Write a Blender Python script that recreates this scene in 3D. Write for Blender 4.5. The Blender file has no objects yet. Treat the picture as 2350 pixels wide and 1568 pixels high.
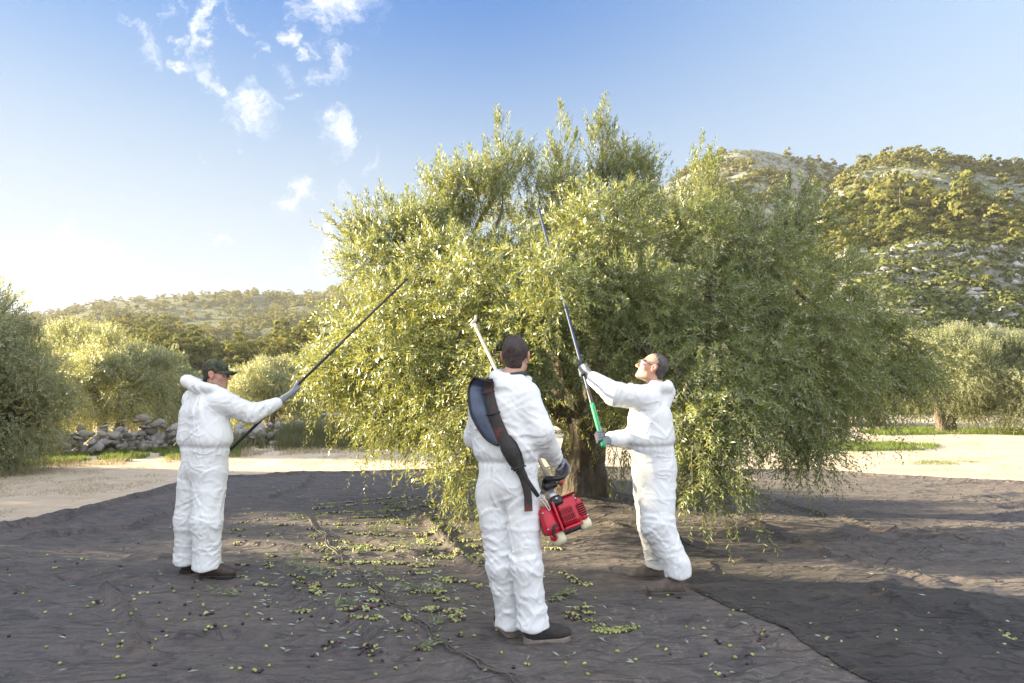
import bpy, bmesh, math, random
import numpy as np
from mathutils import Vector, Matrix

random.seed(7)
RNG = np.random.default_rng(7)
scene = bpy.context.scene
COL = scene.collection
R = math.radians

# ------------------------------------------------------------------ camera, sky, sun, exposure
CAM_Z = 1.34
PITCH = R(5.83)
cam_data = bpy.data.cameras.new('camera')
cam_data.sensor_width = 36.0
cam_data.lens = 24.0
cam_data.clip_start = 0.05
cam_data.clip_end = 6000
cam = bpy.data.objects.new('camera', cam_data)
cam.location = (0, 0, CAM_Z)
cam.rotation_euler = (R(90) + PITCH, 0, 0)
COL.objects.link(cam)
scene.camera = cam

SUN_EL = R(14)
SUN_AZ = R(78)            # angle from +Y towards -X
SUN_DIR = Vector((-math.sin(SUN_AZ) * math.cos(SUN_EL), math.cos(SUN_AZ) * math.cos(SUN_EL), math.sin(SUN_EL)))

scene.view_settings.view_transform = 'Standard'
scene.view_settings.look = 'None'
scene.view_settings.gamma = 1.0
scene.view_settings.use_curve_mapping = False
scene.view_settings.exposure = 2.66

sun_data = bpy.data.lights.new('sun', 'SUN')
sun_data.energy = 5.0
sun_data.angle = R(0.5)
sun_data.color = (1.0, 0.82, 0.52)
sun = bpy.data.objects.new('sun', sun_data)
sun.rotation_euler = (-SUN_DIR).to_track_quat('-Z', 'Y').to_euler()
COL.objects.link(sun)


def pix(u, v, Y):
    """point in front of the camera, given in picture units (2350 wide) and distance Y"""
    a = (u - 1175) / 1567.0
    b = (784 - v) / 1567.0
    d = np.array([a, math.cos(PITCH) - b * math.sin(PITCH), math.sin(PITCH) + b * math.cos(PITCH)])
    d = d * (Y / d[1])
    return np.array([d[0], d[1], d[2] + CAM_Z])


def gnd(u, v, z=0.0):
    a = (u - 1175) / 1567.0
    b = (784 - v) / 1567.0
    d = np.array([a, math.cos(PITCH) - b * math.sin(PITCH), math.sin(PITCH) + b * math.cos(PITCH)])
    t = (z - CAM_Z) / d[2]
    return np.array([d[0] * t, d[1] * t, z])


# ------------------------------------------------------------------ node helpers
class NT:
    def __init__(self, tree):
        self.t = tree
        self.n = tree.nodes
        self.l = tree.links

    def new(self, typ, **kw):
        n = self.n.new(typ)
        for k, v in kw.items():
            setattr(n, k, v)
        return n

    def put(self, sock, val):
        if hasattr(val, 'is_linked') or isinstance(val, bpy.types.NodeSocket):
            self.l.new(val, sock)
        elif val is not None:
            sock.default_value = val

    def math(self, op, a, b=None, c=None, clamp=False):
        n = self.new('ShaderNodeMath', operation=op, use_clamp=clamp)
        self.put(n.inputs[0], a)
        if b is not None: self.put(n.inputs[1], b)
        if c is not None: self.put(n.inputs[2], c)
        return n.outputs[0]

    def vmath(self, op, a, b=None, scale=None):
        n = self.new('ShaderNodeVectorMath', operation=op)
        self.put(n.inputs[0], a)
        if b is not None: self.put(n.inputs[1], b)
        if scale is not None: self.put(n.inputs['Scale'], scale)
        return n.outputs['Value'] if op in ('DOT_PRODUCT', 'LENGTH', 'DISTANCE') else n.outputs[0]

    def noise(self, vec, scale, detail=4, rough=0.55, dist=0.0, out='Fac'):
        n = self.new('ShaderNodeTexNoise')
        if vec is not None: self.l.new(vec, n.inputs['Vector'])
        n.inputs['Scale'].default_value = scale
        n.inputs['Detail'].default_value = detail
        n.inputs['Roughness'].default_value = rough
        n.inputs['Distortion'].default_value = dist
        return n.outputs[out]

    def voronoi(self, vec, scale, feature='F1', out='Distance'):
        n = self.new('ShaderNodeTexVoronoi', feature=feature)
        if vec is not None: self.l.new(vec, n.inputs['Vector'])
        n.inputs['Scale'].default_value = scale
        return n.outputs[out]

    def ramp(self, fac, stops, interp='LINEAR'):
        n = self.new('ShaderNodeValToRGB')
        n.color_ramp.interpolation = interp
        el = n.color_ramp.elements
        while len(el) < len(stops): el.new(0.5)
        for e, (p, c) in zip(el, stops):
            e.position = p
            e.color = (c[0], c[1], c[2], 1) if hasattr(c, '__len__') else (c, c, c, 1)
        self.l.new(fac, n.inputs[0])
        return n.outputs[0]

    def maprange(self, v, a, b, c=0.0, d=1.0, smooth=True):
        n = self.new('ShaderNodeMapRange', interpolation_type='SMOOTHSTEP' if smooth else 'LINEAR')
        self.put(n.inputs[0], v)
        for i, x in enumerate((a, b, c, d)): n.inputs[1 + i].default_value = x
        return n.outputs[0]

    def mix(self, fac, a, b, blend='MIX'):
        n = self.new('ShaderNodeMix', data_type='RGBA', blend_type=blend)
        self.put(n.inputs[0], fac)
        for s, v in ((n.inputs[6], a), (n.inputs[7], b)):
            if isinstance(v, (tuple, list)): s.default_value = (v[0], v[1], v[2], 1)
            else: self.l.new(v, s)
        return n.outputs[2]

    def mapping(self, vec, scale=(1, 1, 1), rot=(0, 0, 0), loc=(0, 0, 0)):
        n = self.new('ShaderNodeMapping')
        self.l.new(vec, n.inputs[0])
        n.inputs['Location'].default_value = loc
        n.inputs['Rotation'].default_value = rot
        n.inputs['Scale'].default_value = scale
        return n.outputs[0]

    def bump(self, h, strength=0.5, dist=0.01):
        n = self.new('ShaderNodeBump')
        n.inputs['Strength'].default_value = strength
        n.inputs['Distance'].default_value = dist
        self.l.new(h, n.inputs['Height'])
        return n.outputs[0]


# ------------------------------------------------------------------ world: clear late-afternoon sky with thin torn clouds
world = bpy.data.worlds.new('World')
scene.world = world
world.use_nodes = True
W = NT(world.node_tree)
W.n.clear()
sky = W.new('ShaderNodeTexSky', sky_type='NISHITA')
sky.sun_disc = False
sky.sun_elevation = SUN_EL
sky.sun_rotation = -SUN_AZ
sky.altitude = 500
sky.air_density = 1.0
sky.dust_density = 0.25
sky.ozone_density = 3.0
wtc = W.new('ShaderNodeTexCoord').outputs['Generated']
sep = W.new('ShaderNodeSeparateXYZ')
W.l.new(wtc, sep.inputs[0])
wx, wy, wz = sep.outputs
# clouds live on the sky as directions: azimuth tangent a = x/y, elevation tangent b = z/y
ysafe = W.math('MAXIMUM', wy, 0.02)
ta = W.math('DIVIDE', wx, ysafe)
tb = W.math('DIVIDE', wz, ysafe)
comb = W.new('ShaderNodeCombineXYZ')
W.l.new(ta, comb.inputs[0]); W.l.new(tb, comb.inputs[1])
cp = comb.outputs[0]
warp = W.noise(cp, 11.0, 5, 0.65, out='Color')
cpw = W.vmath('ADD', cp, W.vmath('SCALE', W.vmath('SUBTRACT', warp, (0.5, 0.5, 0.5)), scale=0.15))


def sky_ab(u, v):
    p = pix(u, v, 1.0)
    return float(p[0]), float(p[2] - CAM_Z)


# (u, v, half-length, half-width, tilt in degrees counted from the horizontal, weight)
CLOUDS = [(782, 15, 120, 52, 12, 1.0), (478, 60, 85, 20, 80, .95), (345, 125, 60, 28, -60, .8), (433, 95, 30, 14, -30, .7),
          (430, 160, 40, 16, -20, .7), (500, 190, 75, 20, -55, .8), (575, 245, 75, 30, -45, .9), (672, 108, 50, 17, -42, .9),
          (752, 165, 70, 26, 25, .75), (778, 300, 42, 34, -50, .62), (690, 430, 50, 26, -70, .55), (680, 225, 32, 14, 30, .6),
          (560, 45, 50, 14, -35, .45), (510, 542, 36, 10, 0, .4), (185, 635, 145, 62, -14, 1.15), (150, 565, 24, 16, -60, .4),
          (745, 585, 40, 30, -30, .5), (860, 375, 30, 20, 40, .4), (375, 40, 45, 14, -50, .45), (700, 610, 40, 14, 0, .35),
          (60, 620, 80, 30, 0, .5), (320, 70, 40, 12, -60, .5), (605, 118, 30, 12, -50, .45), (530, 20, 40, 12, -40, .45), (415, 35, 30, 10, -55, .4), (630, 265, 40, 14, -20, .45), (720, 120, 34, 12, 30, .4), (545, 305, 40, 12, -60, .4), (455, 368, 22, 9, 0, .35), (665, 470, 34, 16, -50, .45), (640, 180, 40, 14, -40, .3), (775, 450, 30, 18, 30, .35)]
csum = None
for (u, v, hl, hw, tilt, wgt) in CLOUDS:
    a, b = sky_ab(u, v)
    mp = W.new('ShaderNodeMapping', vector_type='TEXTURE')
    W.l.new(cpw, mp.inputs[0])
    mp.inputs['Location'].default_value = (a, b, 0)
    mp.inputs['Rotation'].default_value = (0, 0, R(tilt))
    mp.inputs['Scale'].default_value = (hl * 1.9 / 1567, hw * 2.6 / 1567, 1)
    d = W.vmath('LENGTH', mp.outputs[0])
    m = W.maprange(d, 1.0, 0.0, 0.0, wgt if wgt > .7 else wgt + .17)
    csum = m if csum is None else W.math('MAXIMUM', csum, m)
fine = W.noise(cpw, 26.0, 7, 0.66, 0.4)
streak = W.noise(W.mapping(cpw, (1, .45, 1), (0, 0, R(40))), 60.0, 5, 0.6)
cn = W.math('ADD', W.math('MULTIPLY', fine, 0.75), W.math('MULTIPLY', streak, 0.25))
dens = W.math('ADD', csum, W.math('MULTIPLY', W.math('SUBTRACT', cn, 0.5), 2.4))
dens = W.math('MULTIPLY', dens, W.maprange(csum, 0.02, 0.3))
cloud = W.math('MULTIPLY', W.maprange(dens, 0.24, 1.8), W.maprange(wy, 0.05, 0.2))
SKY_STRENGTH = 0.0585
# soft shoulder on the bright side of the sky
sc_ = W.vmath('SCALE', sky.outputs[0], scale=1.8)
den = W.vmath('ADD', W.vmath('MULTIPLY', sky.outputs[0], (0.66, 0.63, 0.57)), (1, 1, 1))
tint = W.vmath('DIVIDE', sc_, den)
deep = W.mix(W.maprange(wz, 0.20, 0.60), (0.90, 0.97, 1.0), (0.16, 0.54, 1.06))
tint = W.mix(1.0, tint, deep, 'MULTIPLY')
# paler towards the right, away from the deep blue
tint = W.mix(W.maprange(wx, -0.10, 0.85, 0.0, 0.75), tint, (1.9, 2.5, 3.15))
# the sky pales evenly down to the horizon
tint = W.mix(W.maprange(wz, 0.58, 0.10, 0.0, 0.80), tint, (1.80, 2.08, 2.45))
# bright white layer added to the sky outside the view to fill the coveralls with light
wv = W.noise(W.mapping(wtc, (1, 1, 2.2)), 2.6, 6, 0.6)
fill_veil = W.math('MULTIPLY', W.maprange(wy, 0.62, -0.25), W.maprange(wv, 0.25, 0.72, 0.62, 1.0))
base = W.mix(fill_veil, tint, (5.7, 6.0, 6.5))
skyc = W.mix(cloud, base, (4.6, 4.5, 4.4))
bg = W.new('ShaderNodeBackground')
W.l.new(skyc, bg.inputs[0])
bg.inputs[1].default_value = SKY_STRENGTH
wo = W.new('ShaderNodeOutputWorld')
W.l.new(bg.outputs[0], wo.inputs[0])

# ------------------------------------------------------------------ numpy noise
def _hash(ix, iy, iz, seed):
    h = (ix.astype(np.int64) * 374761393 + iy.astype(np.int64) * 668265263 + iz.astype(np.int64) * 2147483647 + seed * 974634541) & 0xFFFFFFFF
    h = ((h ^ (h >> 13)) * 1274126177) & 0xFFFFFFFF
    h = ((h ^ (h >> 16)) * 2246822519) & 0xFFFFFFFF
    h = h ^ (h >> 15)
    return (h & 0xFFFFFF).astype(np.float32) / np.float32(0x7FFFFF) - 1.0


def vnoise(P, freq=1.0, seed=0):
    """smooth value noise in [-1, 1]"""
    Q = np.asarray(P, np.float32) * np.asarray(freq, np.float32) + 17.31 * (seed % 13)
    I = np.floor(Q).astype(np.int32)
    F = Q - I
    F = F * F * F * (F * (F * 6 - 15) + 10)
    r = 0
    for dx in (0, 1):
        wx_ = F[:, 0] if dx else 1 - F[:, 0]
        for dy in (0, 1):
            wy_ = F[:, 1] if dy else 1 - F[:, 1]
            for dz in (0, 1):
                wz_ = F[:, 2] if dz else 1 - F[:, 2]
                r = r + wx_ * wy_ * wz_ * _hash(I[:, 0] + dx, I[:, 1] + dy, I[:, 2] + dz, seed)
    return r


def fbm(P, freq, oct=4, gain=0.5, seed=0):
    a, s, f = 1.0, 0, np.asarray(freq, np.float32)
    for o in range(oct):
        s = s + a * vnoise(P, f, seed + o)
        a *= gain
        f = f * 2.03
    return s


def xyz(x, y, z=None):
    x = np.asarray(x, np.float32).ravel()
    y = np.asarray(y, np.float32).ravel()
    z = np.zeros_like(x) if z is None else np.asarray(z, np.float32).ravel()
    return np.stack([x, y, z], 1)


def unit(v):
    v = np.asarray(v, float)
    return v / (np.linalg.norm(v, axis=-1, keepdims=True) + 1e-9)


# ------------------------------------------------------------------ meshes from arrays
def mesh_np(name, V, F, mat=None, smooth=False, mi=None, attrs=None):
    """V (n,3); F (m,3) or (m,4) or a list of such arrays"""
    me = bpy.data.meshes.new(name)
    V = np.ascontiguousarray(V, np.float32)
    Fs = F if isinstance(F, (list, tuple)) else [F]
    Fs = [np.asarray(f, np.int32) for f in Fs if len(f)]
    me.vertices.add(len(V))
    me.vertices.foreach_set('co', V.ravel())
    nl = sum(f.size for f in Fs)
    npoly = sum(len(f) for f in Fs)
    me.loops.add(nl)
    me.loops.foreach_set('vertex_index', np.concatenate([f.ravel() for f in Fs]))
    me.polygons.add(npoly)
    tot = np.concatenate([np.full(len(f), f.shape[1], np.int32) for f in Fs])
    st = np.concatenate([[0], np.cumsum(tot)[:-1]]).astype(np.int32)
    me.polygons.foreach_set('loop_start', st)
    if smooth:
        me.polygons.foreach_set('use_smooth', np.ones(npoly, bool))
    for m in (mat if isinstance(mat, (list, tuple)) else [mat]):
        if m is not None: me.materials.append(m)
    if mi is not None:
        me.polygons.foreach_set('material_index', np.asarray(mi, np.int32))
    if attrs:
        for k, a in attrs.items():
            at = me.attributes.new(k, 'FLOAT', 'POINT')
            at.data.foreach_set('value', np.asarray(a, np.float32))
    me.update(calc_edges=True)
    me.validate()
    return me


def obj(name, me, parent=None, loc=None, kind=None, label=None, cat=None, group=None):
    o = bpy.data.objects.new(name, me)
    COL.objects.link(o)
    if parent is not None: o.parent = parent
    if loc is not None: o.location = loc
    tag(o, label, cat, group, kind)
    return o


def tag(o, label=None, cat=None, group=None, kind=None):
    if label: o['label'] = label
    if cat: o['category'] = cat
    if group: o['group'] = group
    if kind: o['kind'] = kind
    return o


def thing(name, label, cat, loc=(0, 0, 0), group=None):
    o = bpy.data.objects.new(name, None)
    o.empty_display_size = 0.2
    COL.objects.link(o)
    o.location = loc
    return tag(o, label, cat, group)


class MB:
    """collects pieces (arrays) into one mesh"""
    def __init__(self):
        self.V, self.Q, self.T, self.n = [], [], [], 0
        self.qm, self.tm = [], []

    def add(self, V, F, m=0):
        V = np.asarray(V, np.float32).reshape(-1, 3)
        F = np.asarray(F, np.int32)
        if F.shape[1] == 4:
            self.Q.append(F + self.n); self.qm.append(np.full(len(F), m))
        else:
            self.T.append(F + self.n); self.tm.append(np.full(len(F), m))
        self.V.append(V)
        self.n += len(V)

    def mesh(self, name, mat, smooth=False):
        Fs, mi = [], []
        if self.Q: Fs.append(np.concatenate(self.Q)); mi.append(np.concatenate(self.qm))
        if self.T: Fs.append(np.concatenate(self.T)); mi.append(np.concatenate(self.tm))
        return mesh_np(name, np.concatenate(self.V), Fs, mat, smooth, np.concatenate(mi))


def tube(pts, rad, n=8, cap=True):
    """swept tube through pts with per-point radii -> V, quads, caps (tris)"""
    pts = np.asarray(pts, float)
    k = len(pts)
    rad = np.broadcast_to(np.asarray(rad, float), (k,))
    T = unit(np.gradient(pts, axis=0))
    up = np.array([0, 0, 1.0]) if abs(T[0][2]) < 0.9 else np.array([1.0, 0, 0])
    A = unit(np.cross(T[0], up))
    V = []
    for i in range(k):
        A = unit(A - T[i] * np.dot(A, T[i]))
        B = np.cross(T[i], A)
        th = np.arange(n) * 2 * np.pi / n
        V.append(pts[i] + rad[i] * (np.cos(th)[:, None] * A + np.sin(th)[:, None] * B))
    V = np.concatenate(V)
    i = np.arange(k - 1)[:, None] * n
    j = np.arange(n)[None]
    j2 = (j + 1) % n
    Q = np.stack([i + j, i + j2, i + n + j2, i + n + j], -1).reshape(-1, 4)
    C = []
    if cap:
        V = np.concatenate([V, pts[:1], pts[-1:]])
        a, b = k * n, k * n + 1
        for q in range(n):
            C.append((a, (q + 1) % n, q))
            C.append((b, (k - 1) * n + q, (k - 1) * n + (q + 1) % n))
    return V, Q, np.array(C, np.int32).reshape(-1, 3)


def add_tube(mb, pts, rad, n=8, cap=True, m=0):
    V, Q, C = tube(pts, rad, n, cap)
    base = mb.n
    mb.add(V, Q, m)
    if len(C):
        mb.T.append(C + base); mb.tm.append(np.full(len(C), m))


def smooth_path(pts, n=24):
    """Catmull-Rom through pts"""
    P = np.asarray(pts, float)
    P = np.concatenate([[2 * P[0] - P[1]], P, [2 * P[-1] - P[-2]]])
    out = []
    segs = len(P) - 3
    for t in np.linspace(0, segs, n):
        i = min(int(t), segs - 1)
        u = t - i
        a, b, c, d = P[i:i + 4]
        out.append(0.5 * ((2 * b) + (-a + c) * u + (2 * a - 5 * b + 4 * c - d) * u * u + (-a + 3 * b - 3 * c + d) * u ** 3))
    return np.array(out)


def bevel_box(mb, c, size, bev=0.004, rot=None, m=0, taper=1.0):
    """chamfered box (24 verts) added to mb; rot = 3x3 matrix of axes as columns"""
    sx, sy, sz = np.asarray(size, float) / 2
    b = min(bev, sx * .8, sy * .8, sz * .8)
    bm = bmesh.new()
    bmesh.ops.create_cube(bm, size=1)
    for v in bm.verts:
        k = taper if v.co.z > 0 else 1.0
        v.co = Vector((v.co.x * 2 * sx * k, v.co.y * 2 * sy * k, v.co.z * 2 * sz))
    bmesh.ops.bevel(bm, geom=list(bm.edges), offset=b, segments=2, affect='EDGES', profile=0.5)
    bmesh.ops.triangulate(bm, faces=[f for f in bm.faces if len(f.verts) > 4])
    add_bm(mb, bm, c, rot, m)


def add_bm(mb, bm, c=(0, 0, 0), rot=None, m=0):
    bm.verts.index_update()
    V = np.array([v.co[:] for v in bm.verts])
    if rot is not None: V = V @ np.asarray(rot).T
    V = V + np.asarray(c)
    q = [[v.index for v in f.verts] for f in bm.faces if len(f.verts) == 4]
    t = [[v.index for v in f.verts] for f in bm.faces if len(f.verts) == 3]
    base = mb.n
    mb.V.append(V.astype(np.float32)); mb.n += len(V)
    if q: mb.Q.append(np.array(q, np.int32) + base); mb.qm.append(np.full(len(q), m))
    if t: mb.T.append(np.array(t, np.int32) + base); mb.tm.append(np.full(len(t), m))
    bm.free()


# ------------------------------------------------------------------ signed distance shapes + surface nets
def sd_cone(P, a, b, ra, rb):
    a = np.asarray(a, np.float32); b = np.asarray(b, np.float32)
    ab = b - a
    t = np.clip(((P - a) @ ab) / max(float(ab @ ab), 1e-9), 0, 1)
    d = P - a - t[:, None] * ab
    return np.sqrt((d * d).sum(1)) - (ra + (rb - ra) * t)


def sd_ell(P, c, r, rot=None):
    Q = P - np.asarray(c, np.float32)
    if rot is not None: Q = Q @ np.asarray(rot, np.float32)
    r = np.asarray(r, np.float32)
    k0 = np.sqrt(((Q / r) ** 2).sum(1))
    k1 = np.sqrt(((Q / (r * r)) ** 2).sum(1)) + 1e-6
    return k0 * (k0 - 1.0) / k1


def sd_box(P, c, h, rot=None, rr=0.01):
    Q = P - np.asarray(c, np.float32)
    if rot is not None: Q = Q @ np.asarray(rot, np.float32)
    q = np.abs(Q) - (np.asarray(h, np.float32) - rr)
    return np.sqrt((np.maximum(q, 0) ** 2).sum(1)) + np.minimum(q.max(1), 0) - rr


def smin(a, b, k):
    h = np.clip(0.5 + 0.5 * (b - a) / k, 0, 1)
    return b + (a - b) * h - k * h * (1 - h)


def smax(a, b, k):
    return -smin(-a, -b, k)


def axis(lo, hi, h):
    return np.linspace(lo, hi, max(4, int(math.ceil((hi - lo) / h)) + 1)).astype(np.float32)


def axis_fine(lo, hi, h, flo, fhi, hf):
    parts = []
    if flo > lo: parts.append(np.linspace(lo, flo, max(2, int((flo - lo) / h) + 1), endpoint=False))
    parts.append(np.linspace(max(lo, flo), min(hi, fhi), int((min(hi, fhi) - max(lo, flo)) / hf) + 1, endpoint=fhi >= hi))
    if fhi < hi: parts.append(np.linspace(fhi, hi, max(2, int((hi - fhi) / h) + 1)))
    return np.concatenate(parts).astype(np.float32)


def surface_nets(f, xs, ys, zs, step=4):
    nx, ny, nz = len(xs), len(ys), len(zs)
    ci = [np.unique(np.r_[np.arange(0, n, step), n - 1]) for n in (nx, ny, nz)]
    gx, gy, gz = np.meshgrid(xs[ci[0]], ys[ci[1]], zs[ci[2]], indexing='ij')
    Fc = f(np.stack([gx.ravel(), gy.ravel(), gz.ravel()], 1)).reshape(gx.shape)
    near = [np.searchsorted(c, np.arange(n) - step // 2).clip(0, len(c) - 1) for c, n in zip(ci, (nx, ny, nz))]
    Ff = Fc[np.ix_(*near)].astype(np.float32)
    hs = max(np.diff(xs[ci[0]]).max(), np.diff(ys[ci[1]]).max(), np.diff(zs[ci[2]]).max())
    mask = np.abs(Ff) < hs * 1.15 + 0.03
    idx = np.argwhere(mask)
    P = np.stack([xs[idx[:, 0]], ys[idx[:, 1]], zs[idx[:, 2]]], 1)
    Ff[mask] = f(P)
    S = Ff < 0
    c = np.zeros((nx - 1, ny - 1, nz - 1), np.int8)
    for dx in (0, 1):
        for dy in (0, 1):
            for dz in (0, 1):
                c += S[dx:nx - 1 + dx, dy:ny - 1 + dy, dz:nz - 1 + dz]
    act = (c > 0) & (c < 8)
    I = np.argwhere(act)
    acc = np.zeros((len(I), 3)); cnt = np.zeros(len(I))
    corners = [(x, y, z) for x in (0, 1) for y in (0, 1) for z in (0, 1)]
    for a in corners:
        for ax in range(3):
            if a[ax]: continue
            b = list(a); b[ax] = 1
            A = I + a; B = I + b
            fa = Ff[A[:, 0], A[:, 1], A[:, 2]]; fb = Ff[B[:, 0], B[:, 1], B[:, 2]]
            m = (fa < 0) != (fb < 0)
            t = np.where(m, fa / np.where(m, fa - fb, 1), 0)
            pa = np.stack([xs[A[:, 0]], ys[A[:, 1]], zs[A[:, 2]]], 1)
            pb = np.stack([xs[B[:, 0]], ys[B[:, 1]], zs[B[:, 2]]], 1)
            acc += m[:, None] * (pa + t[:, None] * (pb - pa)); cnt += m
    V = acc / cnt[:, None]
    im = -np.ones(act.shape, np.int32)
    im[I[:, 0], I[:, 1], I[:, 2]] = np.arange(len(I))
    Q = []
    for ax in range(3):
        u, w = (ax + 1) % 3, (ax + 2) % 3
        sl0 = [slice(None)] * 3; sl1 = [slice(None)] * 3
        sl0[ax] = slice(0, -1); sl1[ax] = slice(1, None)
        ch = S[tuple(sl0)] != S[tuple(sl1)]
        e = np.argwhere(ch)
        ok = (e[:, u] > 0) & (e[:, w] > 0) & (e[:, u] < act.shape[u]) & (e[:, w] < act.shape[w])
        e = e[ok]
        quad = []
        for du, dw in ((-1, -1), (0, -1), (0, 0), (-1, 0)):
            q = e.copy(); q[:, u] += du; q[:, w] += dw
            quad.append(im[q[:, 0], q[:, 1], q[:, 2]])
        quad = np.stack(quad, 1)
        inside = S[e[:, 0], e[:, 1], e[:, 2]]
        quad[~inside] = quad[~inside][:, ::-1]
        Q.append(quad)
    Q = np.concatenate(Q)
    Q = Q[(Q >= 0).all(1)]
    return V.astype(np.float32), Q


def sdf_mesh(name, f, lo, hi, h, mat, smooth=True):
    V, Q = surface_nets(f, axis(lo[0], hi[0], h), axis(lo[1], hi[1], h), axis(lo[2], hi[2], h))
    return mesh_np(name, V, Q, mat, smooth)


# ------------------------------------------------------------------ materials
def mat_new(name):
    m = bpy.data.materials.new(name)
    m.use_nodes = True
    N = NT(m.node_tree)
    b = m.node_tree.nodes['Principled BSDF']
    return m, N, b


def simple(name, col, rough=0.5, metal=0.0, var=0.0, scale=40.0, bump=0.0, spec=None, bscale=None):
    m, N, b = mat_new(name)
    tc = N.new('ShaderNodeTexCoord').outputs['Object']
    b.inputs['Roughness'].default_value = rough
    b.inputs['Metallic'].default_value = metal
    if spec is not None: b.inputs['Specular IOR Level'].default_value = spec
    n = N.noise(tc, scale, 5, 0.6)
    if var > 0:
        c = N.ramp(n, [(0.25, [x * (1 - var) for x in col]), (0.75, [min(1, x * (1 + var)) for x in col])])
        N.l.new(c, b.inputs['Base Color'])
    else:
        b.inputs['Base Color'].default_value = (*col, 1)
    if bump > 0:
        n2 = N.noise(tc, bscale or scale * 3, 4, 0.6)
        N.l.new(N.bump(n2, bump, 0.01), b.inputs['Normal'])
    return m

# ------------------------------------------------------------------ ground shape
def ground_z(x, y):
    x = np.asarray(x, np.float32); y = np.asarray(y, np.float32)
    r = np.maximum(y - 16.0, 0)
    z = 0.03 * np.minimum(r, 40) + 0.02 * np.maximum(r - 40, 0)
    P = xyz(x, y)
    z = z + (0.03 * fbm(P, 0.25, 3, 0.5, 3).reshape(x.shape)) * np.clip((y - 13.5) / 6, 0.15, 1)
    return z


def make_ground():
    xs = np.concatenate([np.linspace(-900, -60, 30), np.linspace(-58, 58, 240), np.linspace(60, 900, 30)])
    ys = np.concatenate([np.linspace(-300, -12, 16), np.linspace(-10, 60, 260), np.linspace(62, 1200, 40)])
    X, Y = np.meshgrid(xs, ys)
    Z = ground_z(X, Y)
    netmask = np.clip(np.minimum(np.minimum(X + 5.6, 12.5 - X), np.minimum(Y + 1, 13.2 - Y)), 0, 1)
    Z = Z - 0.03 * netmask                    # the soil lies clear below the net
    Z = np.where(Y > 60, Z * 0.999, Z)
    V = np.stack([X.ravel(), Y.ravel(), Z.ravel()], 1)
    nx = len(xs)
    i = np.arange(len(ys) - 1)[:, None] * nx + np.arange(nx - 1)[None]
    Q = np.stack([i, i + 1, i + nx + 1, i + nx], -1).reshape(-1, 4)
    m, N, b = mat_new('dry_earth')
    tc = N.new('ShaderNodeTexCoord').outputs['Object']
    big = N.noise(tc, 0.35, 5, 0.6)
    mid = N.noise(tc, 3.0, 6, 0.65)
    straw = N.noise(N.mapping(tc, (1, 2.6, 1), (0, 0, R(12))), 22.0, 5, 0.75)
    c = N.ramp(big, [(0.3, (0.40, 0.29, 0.20)), (0.5, (0.50, 0.385, 0.275)), (0.7, (0.56, 0.46, 0.34))])
    c = N.mix(N.maprange(mid, 0.42, 0.75), c, (0.60, 0.50, 0.38))
    c = N.mix(N.maprange(straw, 0.50, 0.72), c, (0.62, 0.56, 0.43))
    c = N.mix(N.maprange(N.noise(tc, 55, 3, 0.7), 0.62, 0.75), c, (0.19, 0.14, 0.09))
    # right side of the road is paler straw
    sp = N.new('ShaderNodeSeparateXYZ'); N.l.new(tc, sp.inputs[0])
    c = N.mix(N.math('MULTIPLY', N.maprange(sp.outputs[0], 1.0, 7.0), N.maprange(mid, 0.3, 0.6, .45, .9)), c, (0.42, 0.37, 0.295))
    # far ground beyond the grove is scrubby
    c = N.mix(N.math('MULTIPLY', N.maprange(sp.outputs[1], 34.0, 60.0), N.maprange(mid, 0.35, 0.6)), c, (0.16, 0.17, 0.07))
    N.l.new(c, b.inputs['Base Color'])
    b.inputs['Roughness'].default_value = 0.95
    h = N.math('ADD', N.math('MULTIPLY', mid, .6), N.math('MULTIPLY', straw, .5))
    N.l.new(N.bump(h, 0.7, 0.04), b.inputs['Normal'])
    return obj('ground', mesh_np('ground', V, Q, m, True), kind='structure')


make_ground()


# ------------------------------------------------------------------ harvest nets on the ground
TRUNK = np.array([0.98, 9.75])
SEAM = np.array([gnd(*p)[:2] for p in ((700, 1195), (745, 1243), (790, 1300), (850, 1350), (930, 1410), (990, 1465), (1060, 1515), (1150, 1568), (1290, 1640), (1500, 1760))])
PLIES = [[gnd(*p)[:2] for p in q] for q in (
    ((20, 1215), (130, 1200), (260, 1162), (390, 1130)), ((60, 1240), (300, 1215), (400, 1180)),
    ((240, 1352), (300, 1430), (310, 1500)), ((640, 1330), (700, 1390), (780, 1430), (900, 1490)),
    ((620, 1150), (700, 1120), (715, 1100)), ((960, 1180), (1010, 1230), (1070, 1300), (1130, 1330)),
    ((420, 1468), (560, 1462), (760, 1500), (900, 1512)), ((1400, 1210), (1480, 1245), (1560, 1262)),
    ((1590, 1160), (1750, 1220), (1950, 1300), (2150, 1345)), ((1680, 1120), (1900, 1190), (2100, 1240), (2300, 1262)),
    ((1450, 1420), (1650, 1440), (1800, 1500)), ((300, 1290), (420, 1285), (460, 1300)), ((40, 1360), (160, 1330), (320, 1335)),
    ((840, 1240), (950, 1275), (1080, 1265)), ((560, 1255), (700, 1268), (760, 1300)))]


def seg_dist(X, Y, pl):
    d = np.full(X.shape, 1e9, np.float32)
    for a, b in zip(pl[:-1], pl[1:]):
        a = np.asarray(a); b = np.asarray(b)
        ab = b - a
        t = np.clip(((X - a[0]) * ab[0] + (Y - a[1]) * ab[1]) / (ab @ ab + 1e-9), 0, 1)
        d = np.minimum(d, np.hypot(X - a[0] - t * ab[0], Y - a[1] - t * ab[1]))
    return d


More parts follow.
